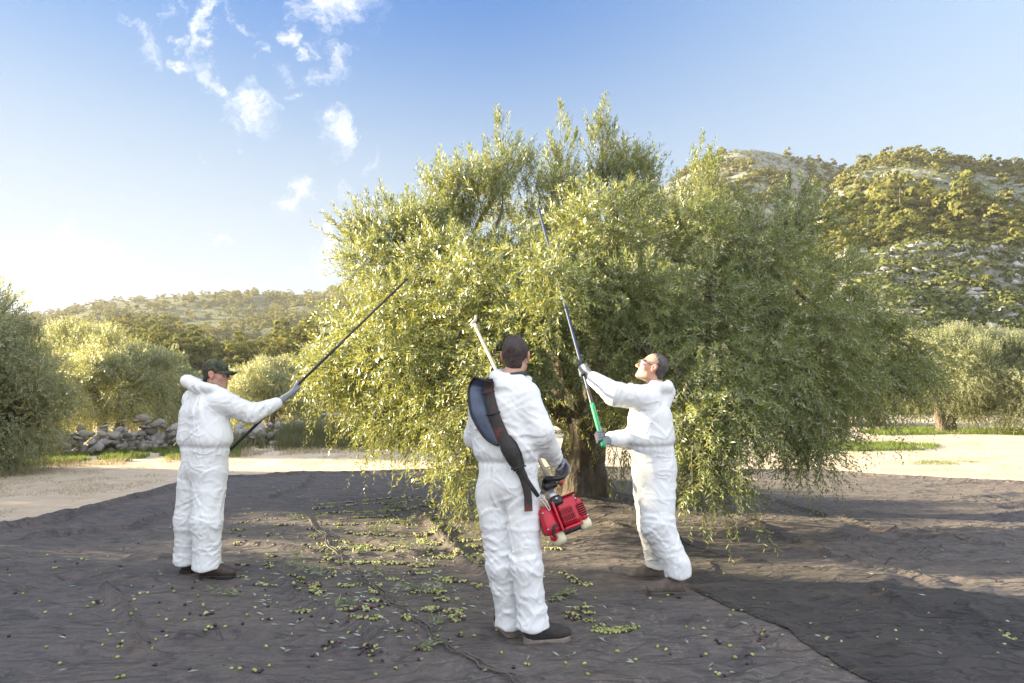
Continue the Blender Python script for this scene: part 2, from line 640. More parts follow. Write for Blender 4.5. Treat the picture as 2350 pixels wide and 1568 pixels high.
def net_z(x, y):
    x = np.asarray(x, np.float32); y = np.asarray(y, np.float32)
    P = xyz(x, y)
    s = x.shape
    z = 0.025 * fbm(P, 0.55, 2, 0.5, 11).reshape(s)
    # soft drapery: long crests running roughly across the view, crisp on top
    wv = fbm(P, 0.8, 2, 0.5, 21)
    Pw = P + np.stack([wv * 0.35, wv * 0.35, 0 * wv], 1)
    ca, sa = math.cos(0.22), math.sin(0.22)
    Pr = np.stack([Pw[:, 0] * ca + Pw[:, 1] * sa, -Pw[:, 0] * sa + Pw[:, 1] * ca, 0 * wv], 1)
    rr = 1 - np.abs(vnoise(Pr, (0.75, 2.6, 1), 31))
    amp = np.clip(vnoise(P, 0.45, 44) + 0.45, 0.1, 1.2)
    z = z + (0.052 * rr ** 5 * amp).reshape(s)
    r2 = 1 - np.abs(vnoise(Pr, (1.8, 6.5, 1), 37))
    z = z + (0.024 * r2 ** 5 * amp).reshape(s)
    r3 = 1 - np.abs(vnoise(Pw, (3.0, 3.0, 1), 39))
    z = z + (0.014 * r3 ** 5).reshape(s)
    for k, pl in enumerate(PLIES):
        d = seg_dist(x, y, pl)
        z = z + (0.06 if k < 6 else 0.045) * np.exp(-(d / 0.04) ** 2)
    # bunched round the trunk and the hump beside it
    dt = np.hypot(x - TRUNK[0], y - TRUNK[1])
    z = z + 0.16 * np.exp(-(dt / 0.85) ** 2) + 0.04 * np.exp(-(dt / 1.5) ** 2) * (rr ** 2).reshape(s)
    hp = gnd(1440, 1262)
    z = z + 0.16 * np.exp(-(((x - hp[0]) / 0.55) ** 2 + ((y - hp[1] - .1) / 0.38) ** 2))
    # rolled hem along the borders
    e = np.minimum(x - net_left(y), net_top(x) - y)
    z = z + 0.06 * np.exp(-((e - 0.14) / 0.09) ** 2)
    return z + 0.012


def net_top(x):
    x = np.asarray(x, np.float32)
    w = 0.22 * vnoise(xyz(x, 0 * x), 0.9, 5).reshape(x.shape) + 0.07 * vnoise(xyz(x, 0 * x), 3.1, 6).reshape(x.shape)
    return np.interp(x, [-6.2, -5.6, -4, -1.9, 3, 7, 7.8, 9.4, 13], [13.3, 14.0, 14.7, 15.4, 15.7, 15.3, 13.9, 12.7, 11.5]) + w


def net_left(y):
    y = np.asarray(y, np.float32)
    return np.interp(y, [-3, 6, 8.1, 9, 10.4, 12.5, 14], [-6.6, -6.3, -5.95, -5.82, -5.92, -6.1, -5.8]) + 0.09 * vnoise(xyz(0 * y, y), 1.1, 8).reshape(y.shape)


def net_material(name, dark=1.0, stones=True):
    m, N, b = mat_new(name)
    tc = N.new('ShaderNodeTexCoord').outputs['Object']
    sp = N.new('ShaderNodeSeparateXYZ'); N.l.new(tc, sp.inputs[0])
    n1 = N.noise(tc, 0.8, 6, 0.62)
    n2 = N.noise(N.mapping(tc, (1, 2.2, 1), (0, 0, R(-12))), 4.5, 7, 0.7)
    c = N.ramp(n1, [(0.28, (0.076 * dark, 0.064 * dark, 0.066 * dark)), (0.5, (0.098 * dark, 0.081 * dark, 0.077 * dark)), (0.72, (0.130 * dark, 0.098 * dark, 0.082 * dark))])
    c = N.mix(N.maprange(n2, 0.5, 0.74, 0, .85), c, (0.15 * dark, 0.125 * dark, 0.108 * dark))
    c = N.mix(N.maprange(n2, 0.5, 0.3, 0, .85), c, (0.030 * dark, 0.033 * dark, 0.036 * dark))
    if stones:
        # soil and stones showing faintly through the mesh
        wv = N.vmath('ADD', tc, N.vmath('SCALE', N.noise(tc, 9, 4, .7, out='Color'), scale=0.16))
        v1 = N.voronoi(wv, 21.0, 'DISTANCE_TO_EDGE')
        rnd = N.voronoi(wv, 21.0, out='Color')
        rs = N.new('ShaderNodeSeparateColor'); N.l.new(rnd, rs.inputs[0])
        st = N.math('MULTIPLY', N.maprange(v1, 0.03, 0.16), N.maprange(rs.outputs[0], 0.25, 0.9))
        st = N.math('MULTIPLY', st, N.maprange(N.noise(tc, 40, 5, .7), .3, .65, .35, 1))
        patch = N.maprange(N.noise(tc, 1.3, 4, 0.6), 0.40, 0.56)
        near = N.math('MULTIPLY', N.maprange(sp.outputs[0], -1.6, 0.9, 0.4, 1.0), N.maprange(sp.outputs[1], 6.2, 4.2, 0.12, 1.0))
        k = N.math('MULTIPLY', N.math('MULTIPLY', st, patch), near)
        c = N.mix(N.math('MULTIPLY', k, 0.8), c, (0.24, 0.205, 0.18))
        soil = N.math('MULTIPLY', N.maprange(N.noise(tc, 2.2, 5, 0.65), 0.52, 0.7), near)
        c = N.mix(N.math('MULTIPLY', soil, 0.35), c, (0.17, 0.125, 0.10))
    st2 = N.noise(N.mapping(tc, (.45, 1.6, 1), (0, 0, R(-10))), 15.0, 6, 0.72)
    c = N.mix(N.maprange(st2, 0.52, 0.72, 0, .7), c, (0.165 * dark, 0.14 * dark, 0.125 * dark))
    c = N.mix(N.maprange(st2, 0.48, 0.30, 0, .7), c, (0.028 * dark, 0.025 * dark, 0.027 * dark))
    blot = N.noise(tc, 2.6, 7, 0.75, 1.2)
    c = N.mix(N.maprange(blot, 0.52, 0.66, 0, .55), c, (0.155 * dark, 0.118 * dark, 0.098 * dark))
    c = N.mix(N.maprange(blot, 0.46, 0.36, 0, .6), c, (0.034 * dark, 0.031 * dark, 0.036 * dark))
    weave = N.noise(tc, 420, 2, 0.5)
    c = N.mix(N.maprange(weave, 0.35, 0.7, 0, .30), c, (0.02, 0.019, 0.02))
    grit = N.noise(tc, 90, 4, 0.7)
    c = N.mix(N.maprange(grit, 0.60, 0.74, 0, .55), c, (0.24, 0.21, 0.19))
    N.l.new(c, b.inputs['Base Color'])
    b.inputs['Roughness'].default_value = 0.72
    b.inputs['Specular IOR Level'].default_value = 0.3
    b.inputs['Sheen Weight'].default_value = 0.06
    crz = N.noise(N.mapping(N.vmath('ADD', tc, N.vmath('SCALE', N.noise(tc, 1.2, 2, .5, out='Color'), scale=.5)), (.5, 1.7, 1), (0, 0, R(-12))), 4.0, 2, .5)
    crease = N.maprange(N.math('ABSOLUTE', N.math('SUBTRACT', crz, .5)), 0.0, 0.05)
    h0 = N.math('MULTIPLY', N.math('SUBTRACT', 1.0, crease), .55)
    h = N.math('ADD', N.math('ADD', h0, N.math('MULTIPLY', n2, .5)), N.math('ADD', N.math('MULTIPLY', grit, .10), N.math('MULTIPLY', N.noise(tc, 28, 4, .6), .28)))
    N.l.new(N.bump(h, 0.8, 0.06), b.inputs['Normal'])
    return m


def make_net():
    ns, nt = 420, 520
    s = np.linspace(0, 1, ns)
    t = np.linspace(0, 1, nt) ** 1.35
    T, S = np.meshgrid(t, s, indexing='ij')
    Y = -1.5 + T * 17.0
    XL = net_left(Y)
    X = XL + (13.0 - XL) * (0.5 + 0.5 * np.sign(S - .42) * np.abs((S - .42) / np.where(S > .42, .58, .42)) ** 1.25) if False else XL + (13.0 - XL) * S
    top = net_top(X)
    Y = -1.5 + T * (top + 1.5)
    X = net_left(Y) + (13.0 - net_left(Y)) * S
    Z = net_z(X, Y) + np.where(Y > 13, ground_z(X, Y) * np.clip((Y - 13) / 2, 0, 1), 0)
    edge = (T > 0.9985) | (S < 0.001)
    Z = np.where(edge, Z - 0.02, Z)
    V = np.stack([X.ravel(), Y.ravel(), Z.ravel()], 1)
    i = np.arange(nt - 1)[:, None] * ns + np.arange(ns - 1)[None]
    Q = np.stack([i, i + 1, i + ns + 1, i + ns], -1).reshape(-1, 4)
    o = obj('harvest_net', mesh_np('harvest_net', V, Q, net_material('net_mesh'), True))
    tag(o, 'large dark brown shade net spread on the ground under the big olive tree', 'net')
    # hem where two widths of net meet: a twisted double edge running towards the viewer
    hm = simple('net_hem', (0.10, 0.088, 0.075), 0.8, 0, 0.4, 60, 0.5)
    mb = MB()
    P = smooth_path(np.c_[SEAM, np.zeros(len(SEAM))], 150)
    P[:, 0] += 0.02 * np.sin(np.arange(150) * 0.5) + 0.02 * vnoise(P, 3, 4)
    tg = unit(np.gradient(P, axis=0)); side = np.stack([-tg[:, 1], tg[:, 0], 0 * tg[:, 0]], 1)
    for k, off in enumerate((-0.014, 0.012)):
        w = off + 0.014 * vnoise(P, 5.0, 50 + k)
        Q_ = P + side * w[:, None]
        Q_[:, 2] = net_z(Q_[:, 0], Q_[:, 1]) + 0.006 + 0.008 * (1 + vnoise(P, 6, 60 + k))
        add_tube(mb, Q_, 0.0055 + 0.003 * vnoise(P, 9, 70 + k), 6)
    obj('hem', mb.mesh('hem', hm, True), o)
    return o


NET = make_net()


def make_overlay():
    # second, darker ply on the right: outline given on the ground
    A = np.array([gnd(*p)[:2] for p in ((1500, 1282), (1560, 1262), (1700, 1290), (1900, 1323), (2100, 1352), (2350, 1393), (2800, 1440), (3300, 1470))])
    B = np.array([gnd(*p)[:2] for p in ((1490, 1300), (1560, 1345), (1650, 1388), (1750, 1432), (1850, 1492), (1985, 1575), (2150, 1660), (2500, 1800))])
    ns, nt = 260, 110
    a = smooth_path(np.c_[A, 0 * A[:, 0]], ns); b_ = smooth_path(np.c_[B, 0 * B[:, 0]], ns)
    t = np.linspace(0, 1, nt)
    G = a[:, None, :] * (1 - t[None, :, None]) + b_[:, None, :] * t[None, :, None]
    X, Y = G[..., 0], G[..., 1]
    wob = 0.03 * vnoise(xyz(X, Y), 2.0, 77).reshape(X.shape)
    X = X + wob
    e = np.minimum(np.minimum(t, 1 - t)[None, :] * nt, 6) / 6
    P = xyz(X, Y)
    rip = (1 - np.abs(vnoise(P + 0.3 * fbm(P, 1.2, 2, .5, 3)[:, None], (0.9, 3.4, 1), 91))) ** 4
    Z = net_z(X, Y) + 0.006 + 0.02 * (rip.reshape(X.shape)) * e + 0.012 * np.exp(-((e - .5) / .3) ** 2)
    V = np.stack([X.ravel(), Y.ravel(), Z.ravel()], 1)
    i = np.arange(ns - 1)[:, None] * nt + np.arange(nt - 1)[None]
    Q = np.stack([i, i + nt, i + nt + 1, i + 1], -1).reshape(-1, 4)
    o = obj('harvest_net', mesh_np('overlay_net', V, Q, net_material('net_mesh_double', 0.42, False), True))
    tag(o, 'narrower blackish net laid double over the brown net at right foreground', 'net')


make_overlay()

# ------------------------------------------------------------------ olive trees
def leaf_material(name, tones, back, trans, tfac=0.36, gloss=0.055):
    m = bpy.data.materials.new(name)
    m.use_nodes = True
    N = NT(m.node_tree)
    N.n.clear()
    geo = N.new('ShaderNodeNewGeometry')
    rnd = geo.outputs['Random Per Island']
    c = N.ramp(rnd, tones)
    pos = geo.outputs['Position']
    clump = N.noise(pos, 1.1, 3, 0.6)
    c = N.mix(N.maprange(clump, 0.35, 0.7, 0, .45), c, [x * 1.5 for x in tones[-1][1]])
    cb = N.mix(N.math('MULTIPLY', geo.outputs['Backfacing'], 0.75), c, back)
    d = N.new('ShaderNodeBsdfDiffuse'); N.l.new(cb, d.inputs[0])
    t = N.new('ShaderNodeBsdfTranslucent')
    N.l.new(N.mix(rnd, trans, [trans[0] * .65, trans[1] * .8, trans[2] * .8]), t.inputs[0])
    g = N.new('ShaderNodeBsdfGlossy'); g.inputs['Roughness'].default_value = 0.48
    g.inputs[0].default_value = (1, 1, 1, 1)
    m1 = N.new('ShaderNodeMixShader'); m1.inputs[0].default_value = tfac
    N.l.new(d.outputs[0], m1.inputs[1]); N.l.new(t.outputs[0], m1.inputs[2])
    m2 = N.new('ShaderNodeMixShader')
    lw = N.new('ShaderNodeLayerWeight'); lw.inputs[0].default_value = 0.25
    N.l.new(N.math('MULTIPLY', lw.outputs['Fresnel'], gloss * 3, clamp=True), m2.inputs[0])
    N.l.new(m1.outputs[0], m2.inputs[1]); N.l.new(g.outputs[0], m2.inputs[2])
    out = N.new('ShaderNodeOutputMaterial')
    N.l.new(m2.outputs[0], out.inputs[0])
    return m


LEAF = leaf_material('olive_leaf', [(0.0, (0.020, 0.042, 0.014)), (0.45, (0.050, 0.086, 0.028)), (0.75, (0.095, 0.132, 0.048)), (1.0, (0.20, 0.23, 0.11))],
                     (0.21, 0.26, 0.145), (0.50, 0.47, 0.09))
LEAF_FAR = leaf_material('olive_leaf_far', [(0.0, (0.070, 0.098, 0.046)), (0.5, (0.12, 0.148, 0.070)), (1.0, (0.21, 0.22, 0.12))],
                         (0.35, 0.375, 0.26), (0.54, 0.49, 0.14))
BARK = None


def bark_material():
    m, N, b = mat_new('olive_bark')
    tc = N.new('ShaderNodeTexCoord').outputs['Object']
    n = N.noise(N.mapping(tc, (1, 1, .3)), 14, 7, 0.7)
    v = N.voronoi(N.mapping(tc, (1, 1, .22)), 18)
    c = N.ramp(n, [(0.3, (0.055, 0.045, 0.035)), (0.55, (0.12, 0.10, 0.078)), (0.75, (0.21, 0.18, 0.14))])
    N.l.new(c, b.inputs['Base Color'])
    b.inputs['Roughness'].default_value = 0.95
    N.l.new(N.bump(N.math('ADD', n, N.math('MULTIPLY', v, .6)), 0.9, 0.05), b.inputs['Normal'])
    return m


BARK = bark_material()
TWIG = simple('olive_twig', (0.20, 0.19, 0.13), 0.8, 0, 0.35, 6)


def grow_twigs(p0, d0, L, droop, nl, lL, lW, rng, stem_r=0.003, spread=0.75):
    """arching twigs with opposite leaves; returns stem (V,Q), leaf (V,Q), node points"""
    n = len(p0)
    d0 = unit(d0)
    # stem points
    ts = np.linspace(0, 1, 5)
    def curve(t):
        t = np.asarray(t)
        s = L[:, None] * t
        p = p0[:, None, :] + d0[:, None, :] * s[..., None]
        p[..., 2] -= droop[:, None] * s * s
        return p
    def tang(t):
        s = L[:, None] * np.asarray(t)
        T = np.repeat(d0[:, None, :], s.shape[1], 1).copy()
        T[..., 2] -= 2 * droop[:, None] * s
        return unit(T)
    S = curve(np.broadcast_to(ts, (n, 5)))
    A = unit(np.cross(d0, np.array([0.3, 0.2, 1.0]) + 0 * d0))
    B = np.cross(d0, A)
    rr = stem_r * (1.15 - ts)[None, :, None] * np.clip(L, .4, 1.2)[:, None, None] * 1.6
    ring = [S + rr * (math.cos(a) * A + math.sin(a) * B)[:, None, :] for a in (0, 2.094, 4.189)]
    SV = np.stack(ring, 2).reshape(-1, 3)          # n,5,3
    base = (np.arange(n) * 15)[:, None, None]
    i = np.arange(4)[None, :, None] * 3
    j = np.arange(3)[None, None, :]
    j2 = (j + 1) % 3
    SQ = np.stack([base + i + j, base + i + j2, base + i + 3 + j2, base + i + 3 + j], -1).reshape(-1, 4)
    # leaves
    t = (np.arange(nl)[None] + rng.uniform(-.3, .3, (n, nl))) / nl * 0.92 + 0.10
    t = np.clip(t, 0.04, 1.0)
    P = curve(t).reshape(-1, 3)
    T = tang(t).reshape(-1, 3)
    phi = (np.arange(nl)[None] * math.pi + (np.arange(nl)[None] // 2) * 1.57 + rng.uniform(0, 6.28, (n, 1)) + rng.normal(0, .5, (n, nl))).ravel()
    U = unit(np.cross(T, np.array([0.31, 0.52, 0.8])))
    Wv = np.cross(T, U)
    rad = np.cos(phi)[:, None] * U + np.sin(phi)[:, None] * Wv
    sp = spread * rng.uniform(.6, 1.25, len(P))[:, None]
    D = unit(T + rad * sp + rng.normal(0, .15, P.shape))
    side = unit(np.cross(D, rad) + rng.normal(0, .35, P.shape))
    side = unit(side - D * (side * D).sum(1, keepdims=True))
    ll = lL * rng.uniform(.6, 1.15, len(P)) * (1 - 0.25 * (t.ravel() > .9))
    lw = lW * rng.uniform(.75, 1.2, len(P))
    nrm = np.cross(side, D)
    mid = P + D * (ll * .48)[:, None]
    tip = P + D * ll[:, None] - nrm * (ll * rng.uniform(-.12, .18, len(P)))[:, None]
    LV = np.stack([P, mid + side * (lw / 2)[:, None], tip, mid - side * (lw / 2)[:, None]], 1).reshape(-1, 3)
    LQ = np.arange(len(LV)).reshape(-1, 4)
    return SV, SQ, LV, LQ, P, T


def sample_lobe(c, r, n, mode, rng, inner=0.5, facing=None):
    v = unit(rng.normal(0, 1, (n, 3)))
    if mode == 'up': v[:, 2] = np.abs(v[:, 2]) * .9 + v[:, 2] * .1
    rad = rng.uniform(inner ** 3, 1, n) ** (1 / 3)
    p = np.asarray(c) + v * np.asarray(r) * rad[:, None]
    no = unit(v / np.asarray(r))
    jit = rng.normal(0, .32, (n, 3))
    if mode == 'up':
        d = no * .45 + np.array([0, 0, 1.0]) + jit * .8
        droop = rng.uniform(-.05, .2, n); L = rng.uniform(.22, .55, n)
    elif mode == 'side':
        d = no * 1.0 + np.array([0, 0, .25]) + jit
        droop = rng.uniform(-.1, .7, n); L = rng.uniform(.2, .46, n)
    else:
        d = no * .8 + np.array([0, 0, -.25]) + jit
        droop = rng.uniform(.5, 1.7, n); L = rng.uniform(.22, .55, n)
    return p, d, L, droop


def crown(lobes, dens, lL, lW, nl, rng, stem_r=0.003, fruit=0.0, spread=.8, ls=1.0):
    SVs, SQs, LVs, LQs, FP = [], [], [], [], []
    so = lo = 0
    for (c, r, mode, k) in lobes:
        area = 4 * math.pi * ((r[0] * r[1]) ** 1.6 / 3 + (r[0] * r[2]) ** 1.6 / 3 + (r[1] * r[2]) ** 1.6 / 3) ** (1 / 1.6)
        n = max(6, int(area * dens * k))
        p, d, L, dr = sample_lobe(c, r, n, mode, rng)
        SV, SQ, LV, LQ, P, T = grow_twigs(p, d, L * ls, dr, nl, lL, lW, rng, stem_r, spread)
        SVs.append(SV); SQs.append(SQ + so); so += len(SV)
        LVs.append(LV); LQs.append(LQ + lo); lo += len(LV)
        if fruit > 0:
            f = fruit * (1.6 if mode == 'weep' else 0.7)
            kf = rng.random(len(P)) < f
            FP.append(P[kf])
    return np.concatenate(SVs), np.concatenate(SQs), np.concatenate(LVs), np.concatenate(LQs), (np.concatenate(FP) if FP else None)


OCT_V = np.array([[1, 0, 0], [-1, 0, 0], [0, 1, 0], [0, -1, 0], [0, 0, 1], [0, 0, -1]], float)
OCT_F = np.array([[0, 2, 4], [2, 1, 4], [1, 3, 4], [3, 0, 4], [2, 0, 5], [1, 2, 5], [3, 1, 5], [0, 3, 5]])


def fruit_material(name, stops):
    m, N, b = mat_new(name)
    geo = N.new('ShaderNodeNewGeometry')
    N.l.new(N.ramp(geo.outputs['Random Per Island'], stops, 'CONSTANT'), b.inputs['Base Color'])
    b.inputs['Roughness'].default_value = 0.35
    return m


FRUIT = fruit_material('olive_fruit_on_tree', [(0, (0.24, 0.28, 0.06)), (.4, (0.30, 0.32, 0.10)), (.7, (0.18, 0.22, 0.05)), (.86, (0.10, 0.05, 0.05)), (.94, (0.03, 0.02, 0.03))])


def fruits(P, rng, r=(0.009, 0.009, 0.0125)):
    n = len(P)
    s = rng.uniform(.8, 1.2, n)
    off = rng.normal(0, .008, (n, 3)) + np.array([0, 0, -.016])
    V = (P + off)[:, None, :] + OCT_V[None] * np.asarray(r) * s[:, None, None]
    F = OCT_F[None] + (np.arange(n) * 6)[:, None, None]
    return V.reshape(-1, 3), F.reshape(-1, 3)


def build_main_tree():
    rng = np.random.default_rng(3)
    L = []
    def lobe(u, v, Y, rx, ry, rz, mode, k=1.0):
        L.append((pix(u, v, Y), (rx, ry, rz), mode, k))
    # upright plumes of the top
    for (u, v, Y, rx, rz, k) in ((1160, 410, 9.2, .34, .5, .8), (1150, 490, 9.0, .55, .5, 1), (1290, 410, 9.4, .24, .5, .8), (1385, 410, 9.4, .28, .6, .8),
                                 (1330, 490, 9.0, .6, .5, 1), (1480, 480, 9.4, .42, .42, .8), (1560, 530, 9.6, .5, .4, .7), (1618, 450, 9.8, .16, .6, .8), (1420, 450, 9.3, .4, .55, 1.0),
                                 (1060, 490, 8.9, .4, .5, 1), (1000, 480, 9.0, .24, .4, .9), (930, 560, 8.8, .45, .28, .8), (865, 565, 8.8, .34, .24, .8), (815, 560, 8.7, .26, .26, .9),
                                 (970, 580, 8.6, .5, .35, 1), (1690, 550, 9.3, .45, .36, .9), (1240, 480, 9.2, .38, .42, .7)):
        lobe(u, v, Y, rx, rx * .9, rz, 'up', k)
    # shoulders and middle of the crown
    for (u, v, Y, rx, rz, k) in ((900, 620, 8.4, .7, .5, 1.15), (880, 710, 8.3, .55, .5, 1.15), (990, 650, 7.8, .75, .55, 1.1), (1120, 590, 7.9, .75, .55, 1.1), (1260, 600, 7.5, .7, .5, 1.1),
                                 (1400, 590, 7.8, .8, .55, 1.1), (1540, 600, 8.1, .75, .55, 1.1), (1680, 610, 8.2, .75, .5, 1.1), (1790, 590, 8.4, .6, .45, 1.1), (1820, 510, 8.7, .42, .36, 1.0),
                                 (1890, 500, 8.8, .42, .14, .9), (1870, 640, 8.5, .5, .45, 1.0), (1100, 720, 7.2, .75, .55, 1.1), (1268, 638, 5.88, .24, .20, 2.2), (1255, 690, 6.2, .34, .25, 1.4), (1240, 720, 6.9, .6, .45, 1.1), (1380, 690, 7.2, .65, .5, 1.0),
                                 (1500, 740, 7.4, .75, .55, 1.0), (1640, 720, 7.4, .8, .55, 1.1), (1780, 730, 7.6, .75, .55, 1.1), (970, 770, 7.6, .65, .55, 1.1), (850, 800, 8.2, .6, .5, 1.1), (790, 770, 8.6, .30, .35, .9),
                                 (1910, 740, 8.3, .55, .45, 1.0), (1990, 770, 8.6, .40, .35, .9)):
        lobe(u, v, Y, rx, rx * .8, rz, 'side', k)
    # hanging curtains
    for (u, v, Y, rx, rz, k) in ((840, 860, 8.3, .6, .40, 1.4), (910, 870, 8.1, .5, .34, 1.3), (795, 850, 8.6, .38, .3, 1.2), (880, 950, 8.2, .42, .26, 1.5), (960, 950, 7.8, .36, .26, 1.4), (1000, 850, 7.4, .55, .5, 1.1), (1058, 980, 7.0, .30, .45, 1.8), (1075, 1050, 6.9, .20, .30, 2.2), (1110, 850, 6.8, .5, .5, 1.1),
                                 (1130, 980, 6.9, .36, .45, 1.6), (1230, 840, 7.2, .5, .45, 1.0), (1340, 810, 7.2, .4, .4, .9), (1440, 825, 7.2, .45, .42, .9),
                                 (1590, 880, 6.5, .36, .55, 1.7), (1625, 990, 6.3, .30, .50, 2.2), (1590, 1040, 6.25, .22, .4, 2.2), (1640, 1075, 6.3, .2, .3, 2.4), (1680, 980, 6.5, .28, .4, 1.8), (1720, 870, 7.0, .5, .5, 1.1), (1735, 895, 7.0, .36, .35, 1.8),
                                 (1850, 850, 7.3, .6, .55, 1.1), (1835, 975, 7.2, .34, .5, 1.8), (1850, 1050, 7.1, .19, .34, 2.4), (1950, 845, 8.0, .5, .42, 1.0), (2010, 840, 8.4, .45, .42, 1.0), (2045, 830, 8.6, .34, .38, 1.0), (2075, 790, 8.5, .36, .32, 1.3), (2060, 885, 8.4, .40, .36, 1.4), (2105, 850, 8.6, .26, .3, 1.3), (1990, 700, 8.6, .36, .3, 1.2), (1975, 880, 8.2, .38, .22, .7),
                                 (1905, 890, 7.7, .4, .28, 1.3), (1470, 900, 8.2, .5, .4, .7), (1230, 960, 8.6, .4, .35, .6)):
        lobe(u, v, Y, rx, rx * .85, rz, 'weep', k)
    # far side of the crown
    for (u, v, Y, rx, rz, k) in ((1000, 640, 11.0, .9, .7, .5), (1300, 580, 11.8, 1.2, .8, .5), (1580, 620, 11.8, 1.2, .7, .5), (1780, 680, 11.2, .9, .7, .5), (1100, 760, 11.8, 1.0, .5, .4),
                                 (1450, 760, 12.4, 1.1, .5, .4), (1680, 780, 11.8, 1.0, .5, .4), (900, 760, 10.4, .6, .6, .5), (1300, 640, 9.6, 1.4, .8, .35), (1580, 680, 9.6, 1.4, .7, .35), (1040, 660, 9.4, 1.0, .7, .35)):
        lobe(u, v, Y, rx, rx, rz, 'side', k)
    # break every lobe into a handful of tighter leaf clumps
    L0, L = L, []
    for (c, r, mode, k) in L0:
        m = 5 if r[0] > .4 else 4
        if mode == 'side': m -= 1
        if r[0] < .3: m = 3
        for j in range(m):
            v = unit(rng.normal(0, 1, 3)) * rng.uniform(.45, .95)
            q = rng.uniform(.30, .52)
            L.append((np.asarray(c) + v * np.asarray(r), tuple(np.asarray(r) * q), mode, k * rng.uniform(1.1, 2.0)))
    LB = L0
    SV, SQ, LV, LQ, FP = crown(L, 62, 0.072, 0.0130, 25, rng, 0.0022, 0.03, spread=1.25)
    # feathery leading shoots along the skyline of the crown
    p_, d_, L_, dr_ = [], [], [], []
    for (u, v, Y, ln, lean) in ((1142, 245, 9.1, .95, 0), (1166, 262, 9.2, .9, .1), (1196, 300, 9.2, .7, .25), (1112, 312, 9.1, .7, -.3), (1285, 232, 9.4, 1.0, 0), (1300, 268, 9.3, .8, .1), (1325, 298, 9.3, .8, .2), (1258, 300, 9.3, .7, -.2),
                             (1386, 216, 9.3, 1.1, .05), (1368, 262, 9.4, .9, -.1), (1410, 272, 9.3, .9, .2), (1345, 275, 9.4, .8, -.1), (1462, 330, 9.4, .7, .1), (1500, 335, 9.4, .7, .2), (1432, 310, 9.4, .7, 0), (1612, 300, 9.8, .9, .05), (1626, 335, 9.8, .7, .2),
                             (1598, 352, 9.7, .6, -.1), (1004, 352, 8.9, .8, -.1), (1040, 378, 8.9, .7, .1), (980, 402, 8.8, .6, -.3), (932, 430, 8.8, .6, -.2), (870, 415, 8.7, .7, -.3), (842, 438, 8.7, .6, -.4), (800, 444, 8.7, .7, -.6), (762, 470, 8.6, .7, -.9), (742, 492, 8.6, .8, -1.3),
                             (752, 535, 8.6, .7, -1.4), (775, 575, 8.5, .7, -1.2), (1812, 398, 8.7, .7, 0), (1852, 418, 8.7, .6, .3), (1905, 440, 8.8, .7, .6), (1958, 462, 8.8, .9, 1.4), (1982, 478, 8.8, .9, 1.8), (1690, 425, 9.2, .6, 0), (1742, 450, 9.0, .6, .1), (1556, 392, 9.5, .6, 0), (1076, 332, 9.0, .7, -.2),
                             (1215, 330, 9.2, .6, .1), (1655, 420, 9.4, .5, .1), (1780, 430, 8.9, .5, -.1), (900, 455, 8.8, .5, 0), (1985, 560, 8.6, .6, 1.5), (2085, 720, 8.6, .6, 1.6), (2125, 800, 8.6, .6, 1.8), (712, 690, 8.6, .7, -1.4), (700, 760, 8.7, .7, -1.6), (704, 850, 8.6, .6, -1.5)):
        tip = pix(u, v, Y)
        ax_ = unit(np.array([lean, rng.normal(0, .15), 1.0]))
        m = int(10 + 14 * ln)
        t = rng.uniform(0, 1, m) ** .8; t[0] = .0
        ph = rng.uniform(0, 6.28, m)
        sp = .5 * np.minimum(1, t * 2.2)
        out_ = np.stack([np.cos(ph), np.sin(ph), 0 * ph], 1)
        LL = rng.uniform(.2, .40, m) * (.75 + .5 * t)
        base = tip - ax_ * (t * ln)[:, None] - ax_ * LL[:, None] * .85 + out_ * (.03 + .10 * t)[:, None] * rng.uniform(.3, 1, m)[:, None]
        p_.append(base); d_.append(ax_ + out_ * sp[:, None]); L_.append(LL); dr_.append(rng.uniform(-.1, .15, m))
        # the leading stem itself
        p_.append((tip - ax_ * (ln + .25))[None]); d_.append(ax_[None]); L_.append(np.array([ln + .25])); dr_.append(np.zeros(1))
    s2 = grow_twigs(np.concatenate(p_), np.concatenate(d_), np.concatenate(L_), np.concatenate(dr_), 20, .072, .0135, rng, .0026, .8)
    SV, SQ, LV, LQ = np.concatenate([SV, s2[0]]), np.concatenate([SQ, s2[1] + len(SV)]), np.concatenate([LV, s2[2]]), np.concatenate([LQ, s2[3] + len(LV)])
    root = thing('olive_tree', 'very large olive tree with drooping boughs that the three men are harvesting', 'tree', (TRUNK[0], TRUNK[1], 0))
    off = np.array([TRUNK[0], TRUNK[1], 0])
    print('main leaves', len(LQ), 'stems', len(SQ), 'fruit', len(FP))
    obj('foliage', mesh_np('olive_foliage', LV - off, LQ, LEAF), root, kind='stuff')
    obj('twigs', mesh_np('olive_twigs', SV - off, SQ, TWIG), root, kind='stuff')
    FV, FF = fruits(FP, rng)
    obj('olives', mesh_np('olive_fruits', FV - off, FF, FRUIT, True), root, kind='stuff')
    # trunk and limbs
    t0 = np.array([0, 0, 0.0])
    fork = np.array([0.05, -0.05, 1.15])
    heads = [(-1.6, -.6, 2.9), (-.5, -1.2, 2.9), (.5, .2, 3.4), (1.5, -.9, 2.8), (2.4, .5, 2.9), (-.9, .9, 3.0)]
